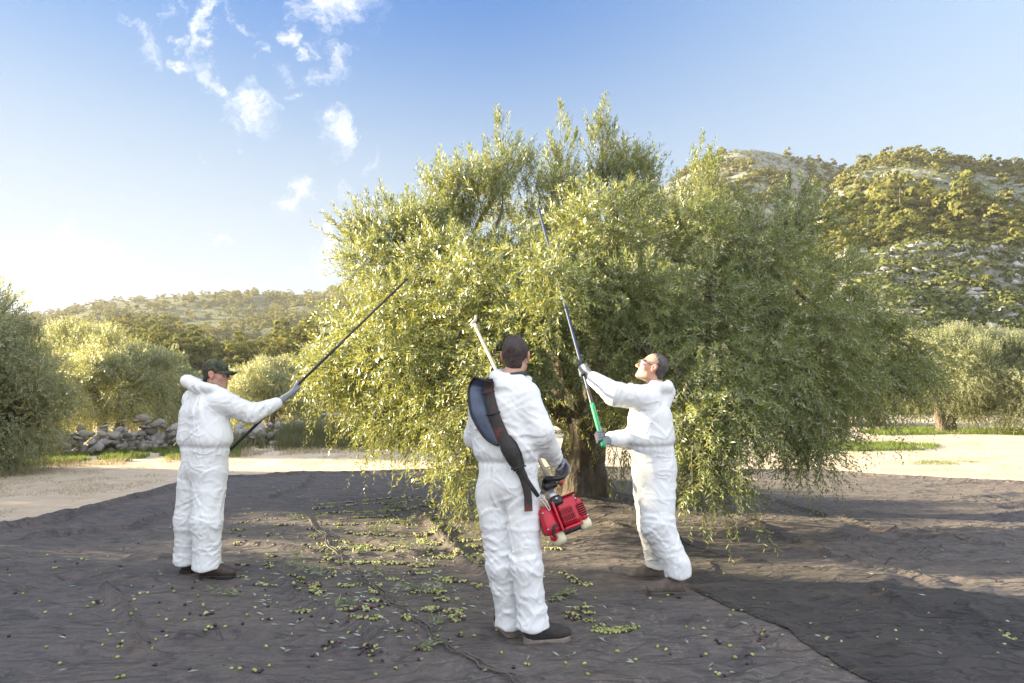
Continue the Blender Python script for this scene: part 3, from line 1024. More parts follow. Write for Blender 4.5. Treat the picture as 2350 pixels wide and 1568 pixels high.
    def f(P):
        Pn = P + 0.05 * np.stack([vnoise(P, 2.2, 5), vnoise(P, 2.2, 6), 0 * P[:, 0]], 1)
        d = sd_cone(Pn, (0, 0, -.1), (0.02, 0, .25), .46, .34)
        d = smin(d, sd_cone(Pn, (0.02, 0, .25), fork, .33, .29), .12)
        for k in range(6):
            a = k * 1.05 + .3
            d = smin(d, sd_cone(Pn, (math.cos(a) * .26, math.sin(a) * .26, .45), (math.cos(a) * .52, math.sin(a) * .52, -.08), .10, .13), .12)
        for k, h in enumerate(heads):
            h = np.array(h); m = fork * .5 + h * .5 + np.array([h[0] * .12, h[1] * .12, -.12])
            d = smin(d, sd_cone(Pn, fork - (0, 0, .15), m, .19, .13), .1)
            d = smin(d, sd_cone(Pn, m, h, .13, .085), .05)
        Q = P.copy(); Q[:, 2] *= .35
        return d + .035 * (np.abs(vnoise(Q, 9, 3)) * 1.6 - .4) + .02 * vnoise(P, 7, 9)
    obj('trunk', sdf_mesh('olive_trunk', f, (-2, -1.7, -.12), (2.8, 1.3, 3.6), .035, BARK), root)
    # boughs from the heads to the lobes
    H = np.array(heads)
    mb = []
    for (c, r, mode, k) in LB:
        if c[1] < 6.4: continue
        c = np.asarray(c) - off
        h = H[np.argmin(((H - c) ** 2).sum(1))]
        mid = (h + c) / 2 + np.array([0, 0, .25 if mode != 'up' else 0.0]) + rng.normal(0, .12, 3)
        end = c + (np.array([0, 0, r[2] * .7]) if mode == 'up' else np.array([0, 0, -.1]))
        P = smooth_path([h, mid, c, end], 12)
        V, Q, C = tube(P, np.linspace(.055, .003, 12), 6, False)
        mb.append((V, Q))
    for k, (V, Q) in enumerate(mb):
        obj('bough', mesh_np('olive_bough', V, Q, BARK, True), root)
    # sunny sucker shoot low beside the trunk
    p0 = np.repeat(pix(1425, 1010, 6.9)[None] - off, 16, 0) + rng.normal(0, .07, (16, 3))
    d = np.c_[rng.normal(-.05, .30, 16), rng.normal(-.1, .3, 16), -np.ones(16)]
    SV, SQ, LV, LQ, P, T = grow_twigs(p0, d, rng.uniform(.35, .85, 16), rng.uniform(0, .2, 16), 22, .06, .014, rng, .003)
    mbs = MB(); mbs.add(LV, LQ, 0); mbs.add(SV, SQ, 1)
    obj('low_shoot', mbs.mesh('low_shoot', [LEAF, TWIG]), root)
    return root


build_main_tree()


def round_tree_meshes(seed, h, w, leaf, nl, dens, clear=0.5):
    """free-standing olive: dome of lobes, weeping skirt; returns crown mesh and trunk mesh (origin at base)"""
    rng = np.random.default_rng(seed)
    L = []
    for k in range(15):
        a = rng.uniform(0, 6.28); q = rng.uniform(.15, .8)
        L.append(((math.cos(a) * w * q, math.sin(a) * w * q, h * rng.uniform(.72, .86) - .25 * h * q * q), (w * .26, w * .26, h * .13), 'up', 1.0))
    for k in range(22):
        a = k * 2.4 + rng.uniform(-.3, .3); q = rng.uniform(.55, .85)
        L.append(((math.cos(a) * w * q, math.sin(a) * w * q, h * rng.uniform(.45, .7)), (w * .3, w * .3, h * .13), 'side', 1.0))
    for k in range(18):
        a = k * 2.4 + 1; q = rng.uniform(.65, .95)
        zz = h * (clear * .55 + rng.uniform(0, 1) * max(.06, .42 - clear * .55)) if clear < .8 else h * rng.uniform(.38, .50)
        L.append(((math.cos(a) * w * q, math.sin(a) * w * q, zz), (w * .24, w * .24, h * .14), 'weep', 1.0))
    L0, L = L, []
    for (c, r, mode, k) in L0:
        for j in range(3):
            v = unit(rng.normal(0, 1, 3)) * rng.uniform(.3, .8)
            L.append((np.asarray(c) + v * np.asarray(r), tuple(np.asarray(r) * rng.uniform(.42, .68)), mode, k))
    SV, SQ, LV, LQ, FP = crown(L, dens, leaf, leaf * .25, nl, rng, 0.004, 0.0, .9, 1.35)
    mb = MB(); mb.add(LV, LQ, 0); mb.add(SV[:0], np.zeros((0, 4)), 1)
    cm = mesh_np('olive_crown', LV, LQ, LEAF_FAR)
    tb = MB()
    for s in (-1, 1):
        P = smooth_path([(s * .12, 0, -.15), (s * .22, .03, .4), (s * .5, .1 * s, h * .32), (s * w * .45, rng.normal(0, .3), h * .6)], 10)
        add_tube(tb, P + rng.normal(0, .02, P.shape), np.linspace(.26, .07, 10) * h / 4, 8)
    for (c, r, mode, k) in L0[::3]:
        P = smooth_path([(0.0, 0, h * .3), np.asarray(c) * .6 + (0, 0, .25), c], 8)
        add_tube(tb, P, np.linspace(.09, .02, 8) * h / 4, 5, False)
    return cm, tb.mesh('olive_trunk', BARK, True)


OLIVE_KINDS = [round_tree_meshes(11, 4.4, 2.3, .085, 17, 42, .45), round_tree_meshes(12, 4.0, 2.4, .095, 16, 38, .30),
               round_tree_meshes(13, 3.8, 2.1, .10, 16, 36, .60),
               round_tree_meshes(14, 4.6, 2.3, .09, 16, 40, 1.0)]


def plant_olive(u, Y, kind, s, rz, label, group=None, sz=1.0):
    x = (u - 1175) / 1567 * Y
    root = thing('olive_tree', label, 'tree', (x, Y, float(ground_z(np.array([x]), np.array([Y]))[0])), group)
    root.rotation_euler = (0, 0, rz)
    root.scale = (s, s, s * sz)
    cm, tm = OLIVE_KINDS[kind]
    o = obj('crown', cm, root); o['kind'] = 'stuff'
    obj('trunk', tm, root)
    return root

# ------------------------------------------------------------------ the grove around
plant_olive(-30, 15.0, 0, .76, 0.4, 'tall olive tree at the left picture edge, dark wispy shoots above its yellow crown')
plant_olive(-325, 13.8, 1, 1.16, 2.0, 'olive tree outside the left edge beside the dirt road')
plant_olive(262, 22.0, 2, .92, 1.1, 'low grey green olive tree standing behind the stone heap left of the capped man')
plant_olive(195, 27.0, 0, 1.02, 3.0, 'pale yellow topped olive tree rising behind the two left olive trees')
plant_olive(385, 27.0, 2, .78, 4.0, 'small sunlit olive tree just left of the capped man')
plant_olive(625, 30.0, 1, .80, 5.0, 'bright round olive tree in the gap under the long black pole')
plant_olive(735, 33.0, 2, .95, 1.0, 'olive tree half hidden behind the left edge of the big tree')
plant_olive(2165, 30.0, 3, 1.05, 0.2, 'sunlit olive tree with a leaning split trunk by the right picture edge')
plant_olive(2360, 29.0, 1, 1.05, 0.7, 'broad olive tree cut off by the right picture edge')
plant_olive(2010, 36.0, 2, 1.2, 1.7, 'pale olive tree showing behind the right boughs of the big tree')
plant_olive(1780, 38.0, 1, 1.2, 3.1, 'olive tree mostly hidden behind the big tree, right of the trunk')
plant_olive(1130, 40.0, 0, 1.1, 3.9, 'olive tree mostly hidden behind the big tree, left of the trunk')


def plant_at(x, y, kind, s, rz, label):
    return plant_olive(1175 + x / y * 1567, y, kind, s, rz, label) if abs(y) > .5 else None


for (x, y, kind, s, rz, lab) in ((-13.0, 9.9, 2, .70, 3.3, 'low olive tree added out of view across the road to shape the sun streak'), (-13.0, 5.95, 0, 1.22, 3.3, 'olive tree across the road, nearest of the row left of the view'), (-13.4, .9, 1, 1.35, 1.3, 'second olive tree of the row left of the view'), (-12.8, -3.6, 0, 1.25, .3, 'third olive tree of the row left of the view'),  # the low tree is unseen, added so the sun streak starts farther right
                                 (-19.5, 5.6, 1, 1.40, 2.2, 'olive tree in the second row left of the view'), (-19.8, 1.4, 0, 1.35, 5.2, 'olive tree farther back in the second row left of the view'), (-20.0, 15.5, 0, 1.2, 4.2, 'olive tree in the second row beyond the left picture edge')):
    plant_at(x, y, kind, s, rz, lab)

# ------------------------------------------------------------------ hills
class Hill:
    def __init__(self, name, ridge, D, foot, zfoot, prof, rough, seed, mat, nu=260, nv=110, freq=0.02):
        self.D, self.foot, self.zf, self.prof, self.rough, self.seed, self.freq = D, foot, zfoot, prof, rough, seed, freq
        self.a = np.array([(u - 1175) / 1567 for u, v in ridge])
        self.zr = np.array([pix(u, v, D)[2] for u, v in ridge])
        a = np.linspace(self.a[0], self.a[-1], nu)
        t = np.concatenate([np.linspace(0, 1, nv), np.linspace(1.03, 1.7, 14)])
        Tm, Am = np.meshgrid(t, a, indexing='ij')
        X, Y, Z = self.at(Am, Tm)
        V = np.stack([X.ravel(), Y.ravel(), Z.ravel()], 1)
        i = np.arange(len(t) - 1)[:, None] * nu + np.arange(nu - 1)[None]
        Q = np.stack([i, i + 1, i + nu + 1, i + nu], -1).reshape(-1, 4)
        self.o = obj(name, mesh_np(name, V, Q, mat, True), kind='structure')

    def at(self, a, t):
        a = np.asarray(a, float); t = np.asarray(t, float)
        Y = self.foot + t * (self.D - self.foot)
        X = a * Y * (1 / math.cos(0))
        zr = np.interp(a, self.a, self.zr)
        p = np.where(t <= 1, np.clip(t, 0, 1) ** self.prof, 1 - 0.9 * (t - 1))
        z = self.zf + (zr - self.zf) * p
        P = xyz(X, Y)
        n = fbm(P, self.freq, 4, .55, self.seed).reshape(X.shape)
        ridged = (1 - np.abs(fbm(P, self.freq * 1.7, 3, .5, self.seed + 3))).reshape(X.shape)
        fade = np.clip(t * 6, 0, 1) * np.clip(np.abs(1 - t) * 5 + .18, 0, 1)
        z = z + self.rough * (n * .8 + (ridged - .6) * .8) * fade
        return X, Y, z


def rock_material(name, rock, earth, veg, vegamt, scale=1.0):
    m, N, b = mat_new(name)
    tc = N.new('ShaderNodeTexCoord').outputs['Object']
    big = N.noise(tc, 0.022 * scale, 6, 0.62)
    mid = N.noise(tc, 0.11 * scale, 6, 0.65)
    small = N.noise(N.mapping(tc, (1, 1, 2.2)), 0.55 * scale, 6, 0.7)
    c = N.mix(N.maprange(small, 0.32, 0.68), [x * .62 for x in rock], rock)
    c = N.mix(N.maprange(mid, 0.50, 0.66, 0, .8), c, earth)
    c = N.mix(N.math('MULTIPLY', N.maprange(N.noise(tc, 0.32 * scale, 6, .7), vegamt, vegamt + .1), N.maprange(big, 0.3, 0.6, .5, 1)), c, veg)
    c = N.mix(N.maprange(N.noise(tc, 1.1 * scale, 5, .7), vegamt + .06, vegamt + .16, 0, .85), c, [x * .7 for x in veg])
    N.l.new(c, b.inputs['Base Color'])
    b.inputs['Roughness'].default_value = 0.95
    h = N.math('ADD', N.math('MULTIPLY', mid, 1.2), N.math('MULTIPLY', small, .6))
    N.l.new(N.bump(h, 0.9, 2.0 / scale), b.inputs['Normal'])
    return m


ROCKY = rock_material('limestone_slope', (0.29, 0.285, 0.275), (0.25, 0.225, 0.155), (0.11, 0.135, 0.058), 0.46)
WOODED = rock_material('wooded_slope', (0.15, 0.16, 0.11), (0.11, 0.12, 0.06), (0.065, 0.088, 0.036), 0.34)

H_FAR = Hill('far_ridge', [(-1500, 700), (-900, 690), (-300, 745), (60, 730), (150, 714), (250, 692), (330, 685), (450, 675), (560, 672), (650, 674), (720, 668), (790, 652), (850, 632),
                           (950, 605), (1100, 575), (1300, 540), (1500, 520), (1700, 560)], 560, 150, 3.5, 1.25, 9, 5, WOODED, 260, 70, .008)
H_WOOD = Hill('wooded_hill', [(-1300, 700), (-700, 720), (-200, 770), (60, 805), (130, 788), (200, 770), (260, 752), (330, 742), (400, 752), (450, 785), (500, 815), (560, 812), (620, 792), (690, 762),
                              (760, 720), (850, 685), (1000, 650), (1250, 640), (1500, 660), (1700, 720)], 230, 62, 2.6, 1.15, 3.5, 9, WOODED, 240, 80, .02)
H_PEAK = Hill('rocky_peak', [(1250, 640), (1350, 560), (1450, 480), (1560, 415), (1620, 382), (1680, 356), (1740, 348), (1790, 350), (1880, 366), (1960, 384), (2050, 420), (2200, 470), (2500, 560)],
              300, 130, 10, 1.05, 7, 14, ROCKY, 200, 110, .02)
H_RIGHT = Hill('rocky_hill', [(1500, 800), (1650, 700), (1760, 620), (1850, 540), (1920, 450), (1962, 392), (2000, 372), (2060, 358), (2130, 350), (2200, 356), (2260, 366), (2350, 378), (2600, 420), (3100, 500), (3900, 560)],
               215, 52, 2.0, 1.12, 4.5, 23, ROCKY, 280, 150, .028)


# ------------------------------------------------------------------ pines and scrub
def pine_leaf_material():
    m = bpy.data.materials.new('pine_needles')
    m.use_nodes = True
    N = NT(m.node_tree); N.n.clear()
    geo = N.new('ShaderNodeNewGeometry')
    oi = N.new('ShaderNodeObjectInfo')
    c = N.ramp(geo.outputs['Random Per Island'], [(0, (0.080, 0.100, 0.034)), (.6, (0.125, 0.142, 0.050)), (1, (0.17, 0.17, 0.065))])
    c = N.mix(N.math('MULTIPLY', oi.outputs['Random'], 0.6), c, (0.155, 0.155, 0.055))
    d = N.new('ShaderNodeBsdfDiffuse'); N.l.new(c, d.inputs[0])
    t = N.new('ShaderNodeBsdfTranslucent'); t.inputs[0].default_value = (0.34, 0.31, 0.07, 1)
    mx = N.new('ShaderNodeMixShader'); mx.inputs[0].default_value = 0.22
    N.l.new(d.outputs[0], mx.inputs[1]); N.l.new(t.outputs[0], mx.inputs[2])
    out = N.new('ShaderNodeOutputMaterial'); N.l.new(mx.outputs[0], out.inputs[0])
    return m


NEEDLE = pine_leaf_material()
PINEBARK = simple('pine_bark', (0.075, 0.058, 0.045), 0.95, 0, .3, 4)


def tuft_cloud(centres, radii, per, size, rng, flat=.8):
    """quads spread over the surface of puffs, facing mostly outward"""
    C = np.repeat(centres, per, 0); Rr = np.repeat(radii, per)
    v = unit(rng.normal(0, 1, C.shape))
    v[:, 2] = np.where(v[:, 2] < -.35, -v[:, 2], v[:, 2])
    p = C + v * (Rr * rng.uniform(.72, 1.08, len(Rr)))[:, None] * np.array([1, 1, flat])
    n = unit(v + rng.normal(0, .36, C.shape))
    a = unit(np.cross(n, unit(rng.normal(0, 1, C.shape))))
    b = np.cross(n, a)
    s = (size * rng.uniform(.55, 1.25, len(p)))[:, None]
    V = np.stack([p - a * s, p - b * s * .8, p + a * s, p + b * s * .8], 1).reshape(-1, 3)
    NRM.append(np.repeat(unit(v * np.array([1, 1, 1.2]) + rng.normal(0, .18, v.shape)), 4, 0))
    return V, np.arange(len(V)).reshape(-1, 4)


NRM = []


def soft(me, nrm):
    me.polygons.foreach_set('use_smooth', np.ones(len(me.polygons), bool))
    me.normals_split_custom_set_from_vertices(nrm.tolist())
    return me


def pine_meshes(seed, h, w, puffs, per, size):
    rng = np.random.default_rng(seed)
    c, r = [], []
    for k in range(puffs):
        a = k * 2.4 + rng.uniform(-.5, .5); q = rng.uniform(.1, .8) ** .8
        zz = h * (rng.uniform(.22, .92) - .16 * q)
        if k % 3 == 0: q = rng.uniform(.35, .7); zz = h * rng.uniform(.12, .30)
        c.append((math.cos(a) * w * q, math.sin(a) * w * q, zz)); r.append(w * rng.uniform(.32, .50))
    V, Q = tuft_cloud(np.array(c), np.array(r), per, size, rng, .72)
    cm = soft(mesh_np('pine_crown', V, Q, NEEDLE), NRM[-1])
    mb = MB()
    add_tube(mb, smooth_path([(0, 0, -.6), (.05 * w, 0, h * .3), (.1 * w, .08 * w, h * .75)], 6), np.linspace(.18, .06, 6) * h / 6, 6, False)
    for k in range(0, puffs, 3):
        add_tube(mb, smooth_path([(0.05, 0, h * .35), np.array(c[k])], 3), np.linspace(.08, .03, 3) * h / 6, 4, False)
    return cm, mb.mesh('pine_trunk', PINEBARK, True), (V, Q, mb)


PINES = [pine_meshes(31, 7.0, 2.7, 15, 70, .30), pine_meshes(32, 6.0, 2.6, 13, 75, .30), pine_meshes(33, 8.0, 2.5, 17, 65, .30), pine_meshes(34, 5.0, 2.5, 11, 75, .28), pine_meshes(35, 4.0, 2.2, 9, 75, .26)]
FARPINE = [pine_meshes(41, 6.0, 2.6, 9, 26, .52), pine_meshes(42, 5.0, 2.4, 8, 26, .5), pine_meshes(43, 7.0, 2.6, 10, 24, .52)]
WHOLE = []
for k, (cm, tm, (V, Q, mbt)) in enumerate(PINES):
    tv = np.concatenate(mbt.V); tq = np.concatenate(mbt.Q)
    me = mesh_np('pine', np.concatenate([V, tv]), [np.concatenate([Q, tq + len(V)])], [NEEDLE, PINEBARK], True, np.r_[np.zeros(len(Q)), np.ones(len(tq))])
    WHOLE.append(soft(me, np.concatenate([NRM[k], unit(tv * [1, 1, 0] + 1e-3)])))


def scatter_pines():
    rng = np.random.default_rng(5)
    spots = []
    for hill, n, tlo, thi, smin_, smax_, ulo, uhi, dens in (
            (H_WOOD, 760, .12, 1.01, .42, .85, -150, 1150, .15), (H_FAR, 1500, .15, 1.01, .6, 1.0, -100, 1050, .1),
            (H_PEAK, 520, .3, 1.01, .35, .75, 1540, 2100, .05), (H_RIGHT, 900, .34, 1.005, .32, .72, 1800, 2500, .42)):
        u = rng.uniform(ulo, uhi, n * 3); t = rng.uniform(tlo, thi, n * 3) ** (.9)
        a = (u - 1175) / 1567
        x, y, z = hill.at(a, t)
        k = fbm(xyz(x, y), .03, 3, .5, 9)
        if hill is H_RIGHT:
            k = .6 * k + 1.0 * np.exp(-((t - .50) / .11) ** 2) + .6 * np.clip((t - .6) * 3, 0, 1) - .5 * (t < .38) + .4 * rng.random(len(t))
        if hill is H_WOOD:
            k = k + .9 - 1.0 * np.exp(-((u - 690) / 130) ** 2) * (t > .35)
        if hill is H_FAR:
            k = k + .3 + .7 * np.clip((t - .9) * 10, 0, 1)
        ok = np.where(k > dens)[0][:n]
        for i in ok:
            # keep to what the big crown leaves in view
            uu = u[i]
            if 880 < uu < 1560: continue
            spots.append((x[i], y[i], z[i], rng.uniform(smin_, smax_), hill))
    spots.sort(key=lambda s: -s[3] / s[1])
    words_ = {id(H_WOOD): ('dark green pine on the wooded hill behind the capped man', 'pines on the wooded hill'),
              id(H_FAR): ('tiny hazy pine on the far ridge at left', 'pines on the far ridge'),
              id(H_PEAK): ('bushy pine on the paler rocky peak behind the big tree', 'pines on the rocky peak'),
              id(H_RIGHT): ('bushy pine on the rocky hill at right', 'pines on the rocky hill')}
    V, Q, o, NN = [], [], 0, []
    ind = 0
    for i, (x, y, z, s, hill) in enumerate(spots):
        if ind < 255:
            lab, grp = words_[id(hill)]
            p = bpy.data.objects.new('pine_tree', WHOLE[int(rng.integers(0, 5))])
            COL.objects.link(p)
            p.location = (x, y, z); p.rotation_euler = (0, 0, rng.uniform(0, 6.28)); p.scale = (s * rng.uniform(.9, 1.25), s * rng.uniform(.9, 1.25), s)
            tag(p, lab, 'tree', grp)
            ind += 1
        else:
            kf = int(rng.integers(0, 3)); v, q, _ = FARPINE[kf][2]
            r = rng.uniform(0, 6.28); c_, s_ = math.cos(r), math.sin(r)
            M = np.array([[c_, -s_, 0], [s_, c_, 0], [0, 0, 1]]) * s * 1.05
            V.append(v @ M.T + np.array([x, y, z])); Q.append(q + o); o += len(v); NN.append(NRM[len(PINES) + kf] @ (M / (s * 1.05)).T)
    print('pines', ind, 'stuff', len(V))
    obj('pine_wood', soft(mesh_np('pine_wood', np.concatenate(V), np.concatenate(Q), NEEDLE), np.concatenate(NN)), kind='stuff', label='small pines covering the far slopes')


scatter_pines()

for (u, t, kind, s, lab) in ((2085, .47, 2, 1.55, 'tall sunlit pine with a narrow forked crown, nearest on the rocky hill'), (2240, .515, 0, 1.6, 'broad flat layered sunlit pine standing alone on the right slope'),
                             (2155, .545, 1, 1.5, 'round sunlit pine between the forked pine and the lone pine'), (1955, .50, 3, 1.9, 'low sunlit pine close to the right edge of the big olive crown'),
                             (2065, .555, 3, 1.6, 'middle sized sunlit pine just above the forked pine'), (2275, .22, 4, .62, 'dark clipped looking bush pair above the right olive trees'),
                             (2340, .36, 3, .8, 'yellow round bush at the right picture edge on the stony slope')):
    a = (u - 1175) / 1567
    x, y, z = [float(q) for q in H_RIGHT.at(a, t)]
    root = thing('pine_tree', lab, 'tree', (x, y, z))
    root.rotation_euler = (0, 0, u); root.scale = (s, s, s)
    obj('crown', PINES[kind][0], root, kind='stuff'); obj('trunk', PINES[kind][1], root)


def scatter_scrub():
    rng = np.random.default_rng(8)
    C, Rr = [], []
    for hill, n, ulo, uhi, tlo, thi in ((H_RIGHT, 4000, 1850, 2600, .03, .98), (H_PEAK, 900, 1550, 2100, .3, 1), (H_WOOD, 900, -100, 1150, .1, .9), (H_FAR, 600, -100, 1100, .2, .98)):
        u = rng.uniform(ulo, uhi, n); t = rng.uniform(tlo, thi, n)
        if hill is H_RIGHT: t = np.where((t > .42) & (rng.random(n) < .45), rng.uniform(.03, .42, n), t)
        x, y, z = hill.at((u - 1175) / 1567, t)
        r = rng.uniform(.2, 1.0, n) ** 2 * 1.1 + .22
        C.append(np.stack([x, y, z + r * .3], 1)); Rr.append(r)
    C = np.concatenate(C); Rr = np.concatenate(Rr)
    V, Q = tuft_cloud(C, Rr, 22, .26, rng, .75)
    sm = NEEDLE.copy(); sm.name = 'scrub_leaf'
    for e, c in zip([n for n in sm.node_tree.nodes if n.type == 'VALTORGB'][0].color_ramp.elements, ((.060, .085, .040), (.092, .120, .056), (.135, .155, .078))): e.color = (*c, 1)
    [n for n in sm.node_tree.nodes if n.type == 'BSDF_TRANSLUCENT'][0].inputs[0].default_value = (.20, .24, .09, 1)
    obj('scrub', soft(mesh_np('scrub', V, Q, sm), NRM[-1]), kind='stuff', label='low green scrub dotted over the stony slopes')
    # boulders
    ico = bmesh.new(); bmesh.ops.create_icosphere(ico, subdivisions=1, radius=1)
    bv = np.array([v.co[:] for v in ico.verts]); bf = np.array([[v.index for v in f.verts] for f in ico.faces]); ico.free()
    n = 2600
    u = rng.uniform(1850, 2600, n); t = rng.uniform(.03, .6, n) ** 1.1
    x, y, z = H_RIGHT.at((u - 1175) / 1567, t)
    s = rng.uniform(.2, 1.0, n) ** 2.5 * .75 + .16
    sc = s[:, None, None] * rng.uniform(.6, 1.3, (n, 1, 3)) * np.array([1.2, 1, .55])
    V = bv[None] * sc * (1 + rng.normal(0, .22, (n, len(bv), 1))) + np.stack([x, y, z + .05], 1)[:, None]
    F = bf[None] + (np.arange(n) * len(bv))[:, None, None]
    rm = simple('limestone', (0.34, 0.335, 0.33), .95, 0, .35, .8, .5)
    obj('boulders', mesh_np('boulders', V.reshape(-1, 3), F.reshape(-1, 3), rm), kind='stuff', label='pale limestone boulders strewn over the stony slope')


scatter_scrub()

# ------------------------------------------------------------------ evening haze in the air
def make_haze():
    x0, x1, y0, y1, z0, z1 = -1400, 1400, -320, 1250, -40, 128
    V = [(x, y, z) for x in (x0, x1) for y in (y0, y1) for z in (z0, z1)]
    F = [(0, 1, 3, 2), (4, 6, 7, 5), (0, 4, 5, 1), (2, 3, 7, 6), (0, 2, 6, 4), (1, 5, 7, 3)]
    m = bpy.data.materials.new('haze'); m.use_nodes = True
    N = NT(m.node_tree); N.n.clear()
    v = N.new('ShaderNodeVolumePrincipled')
    v.inputs['Color'].default_value = (.92, .93, .95, 1)
    v.inputs['Density'].default_value = 0.00021
    v.inputs['Anisotropy'].default_value = 0.15
    o = N.new('ShaderNodeOutputMaterial'); N.l.new(v.outputs[0], o.inputs['Volume'])
    ob = obj('haze', mesh_np('haze', np.array(V), np.array(F), m), kind='stuff')


make_haze()

# ------------------------------------------------------------------ heap of field stones, grass, weeds
STONE = None


def stone_material():
    m, N, b = mat_new('field_stone')
    tc = N.new('ShaderNodeTexCoord').outputs['Object']
    oi = N.new('ShaderNodeObjectInfo').outputs['Random']
    n = N.noise(tc, 9, 6, .7)
    c = N.ramp(oi, [(0, (0.15, 0.14, 0.125)), (.4, (0.24, 0.225, 0.205)), (.75, (0.32, 0.305, 0.285)), (1, (0.22, 0.175, 0.13))])
    c = N.mix(N.maprange(n, .45, .7, 0, .6), c, (0.40, 0.385, 0.36))
    c = N.mix(N.maprange(N.noise(tc, 4, 4, .6), .55, .75, 0, .7), c, (0.14, 0.13, 0.11))
    N.l.new(c, b.inputs['Base Color'])
    b.inputs['Roughness'].default_value = .95
    N.l.new(N.bump(n, .8, .05), b.inputs['Normal'])
    return m


STONE = stone_material()


def stone_meshes(k):
    out = []
    for i in range(k):
        rng = np.random.default_rng(100 + i)
        bm = bmesh.new(); bmesh.ops.create_icosphere(bm, subdivisions=2 if i < 3 else 1, radius=1)
        V = np.array([v.co[:] for v in bm.verts])
        nrm = unit(rng.normal(0, 1, (14, 3)))
        d = V @ nrm.T
        for j in range(14):
            lim = rng.uniform(.45, .78)
            V = V - np.maximum(V @ nrm[j] - lim, 0)[:, None] * nrm[j]
        V = V * (1 + .10 * vnoise(V, 2.2, i)[:, None])
        F = np.array([[v.index for v in f.verts] for f in bm.faces]); bm.free()
        out.append(mesh_np('stone', V, F, STONE))
    return out


STONES = stone_meshes(8)


def stone_heap():
    rng = np.random.default_rng(21)
    line = smooth_path([(-14.6, 17.6, 0), (-12.6, 19.2, 0), (-10.2, 21.2, 0), (-8.0, 23.6, 0), (-6.6, 25.4, 0), (-5.2, 28, 0)], 200)
    root = thing('stone_wall', 'long tumbled heap of grey field stones behind the grass strip at left', 'stone wall', (-10.2, 21.2, float(ground_z(np.array([-10.2]), np.array([21.2]))[0])))
    base = np.array(root.location[:])
    for i in range(290):
        q = i / 290
        p = line[min(199, int(rng.beta(1.1, 1.25) * 200))]
        lat = rng.normal(0, .42)
        h = 0.95 * math.exp(-(lat / .62) ** 2) * (0.75 + .35 * math.sin(p[1] * 1.3))
        z = h * rng.uniform(0.12, 1.0) ** .6
        pos = np.array([p[0] + lat * .7, p[1] - abs(lat) * .35 - (1 - z / 1.0) * .35, 0])
        pos[2] = float(ground_z(pos[0:1], pos[1:2])[0]) + z
        o = bpy.data.objects.new('stone', STONES[int(rng.integers(0, 8))])
        COL.objects.link(o); o.parent = root
        o.location = pos - base
        s = rng.uniform(.09, .22)
        o.scale = (s * rng.uniform(.9, 1.5), s * rng.uniform(.9, 1.2), s * rng.uniform(.55, .9))
        o.rotation_euler = rng.uniform(-.5, .5, 3) + np.array([0, 0, rng.uniform(0, 6.28)])
    # packed core below the loose stones
    mb = MB()
    n = 700
    ico = STONES[4]
    bv = np.array([v.co[:] for v in ico.vertices]); bf = np.array([p.vertices[:] for p in ico.polygons])
    for i in range(n):
        p = line[int(rng.integers(0, 200))]; lat = rng.normal(0, .35)
        z = .72 * math.exp(-(lat / .6) ** 2) * rng.uniform(0, 1)
        c = np.array([p[0] + lat * .7, p[1] + .2, float(ground_z(p[0:1], p[1:2])[0]) + z]) - base
        mb.add(bv * rng.uniform(.10, .24) * rng.uniform(.7, 1.3, 3) + c, bf)
    obj('stone_core', mb.mesh('stone_core', STONE), root, kind='stuff')
    # loose single stones on the verge
    for k, (u, v, s, lab) in enumerate(((745, 1025, .16, 'pale single stone on the dry verge right of the capped man'), (690, 1022, .10, 'small pale stone among the weeds left of the big tree'), (230, 1032, .17, 'flat pale stone at the foot of the heap, by the grass'),
                                        (190, 1040, .15, 'pale rounded stone left of the flat one by the grass'), (775, 1000, .14, 'pale stone in the weeds beside the big tree'), (20, 1068, .30, 'big brown stone lying at the left picture edge'), (55, 1058, .25, 'second brown stone at the left picture edge'))):
        p = gnd(u, v, .1)
        o = obj('stone', STONES[k % 3], loc=(p[0], p[1], float(ground_z(p[0:1], p[1:2])[0]) + s * .35), label=lab, cat='stone')
        o.scale = (s * 1.3, s, s * .7); o.rotation_euler = (0.1, .2, k)


stone_heap()


def grass_material(name, stops, trans):
    m = bpy.data.materials.new(name); m.use_nodes = True
    N = NT(m.node_tree); N.n.clear()
    geo = N.new('ShaderNodeNewGeometry')
    c = N.ramp(geo.outputs['Random Per Island'], stops)
    d = N.new('ShaderNodeBsdfDiffuse'); N.l.new(c, d.inputs[0])
    t = N.new('ShaderNodeBsdfTranslucent'); t.inputs[0].default_value = (*trans, 1)
    mx = N.new('ShaderNodeMixShader'); mx.inputs[0].default_value = .35
    N.l.new(d.outputs[0], mx.inputs[1]); N.l.new(t.outputs[0], mx.inputs[2])
    out = N.new('ShaderNodeOutputMaterial'); N.l.new(mx.outputs[0], out.inputs[0])
    return m


GRASS = grass_material('fresh_grass', [(0, (0.07, 0.115, 0.03)), (.6, (0.115, 0.175, 0.045)), (1, (0.24, 0.25, 0.10))], (.26, .33, .08))
STRAW = grass_material('dry_straw', [(0, (0.26, 0.22, 0.13)), (.6, (0.36, 0.31, 0.20)), (1, (0.50, 0.45, 0.32))], (.4, .35, .2))
WEED = grass_material('grey_weeds', [(0, (0.075, 0.09, 0.04)), (.6, (0.13, 0.135, 0.075)), (1, (0.26, 0.23, 0.15))], (.25, .26, .10))


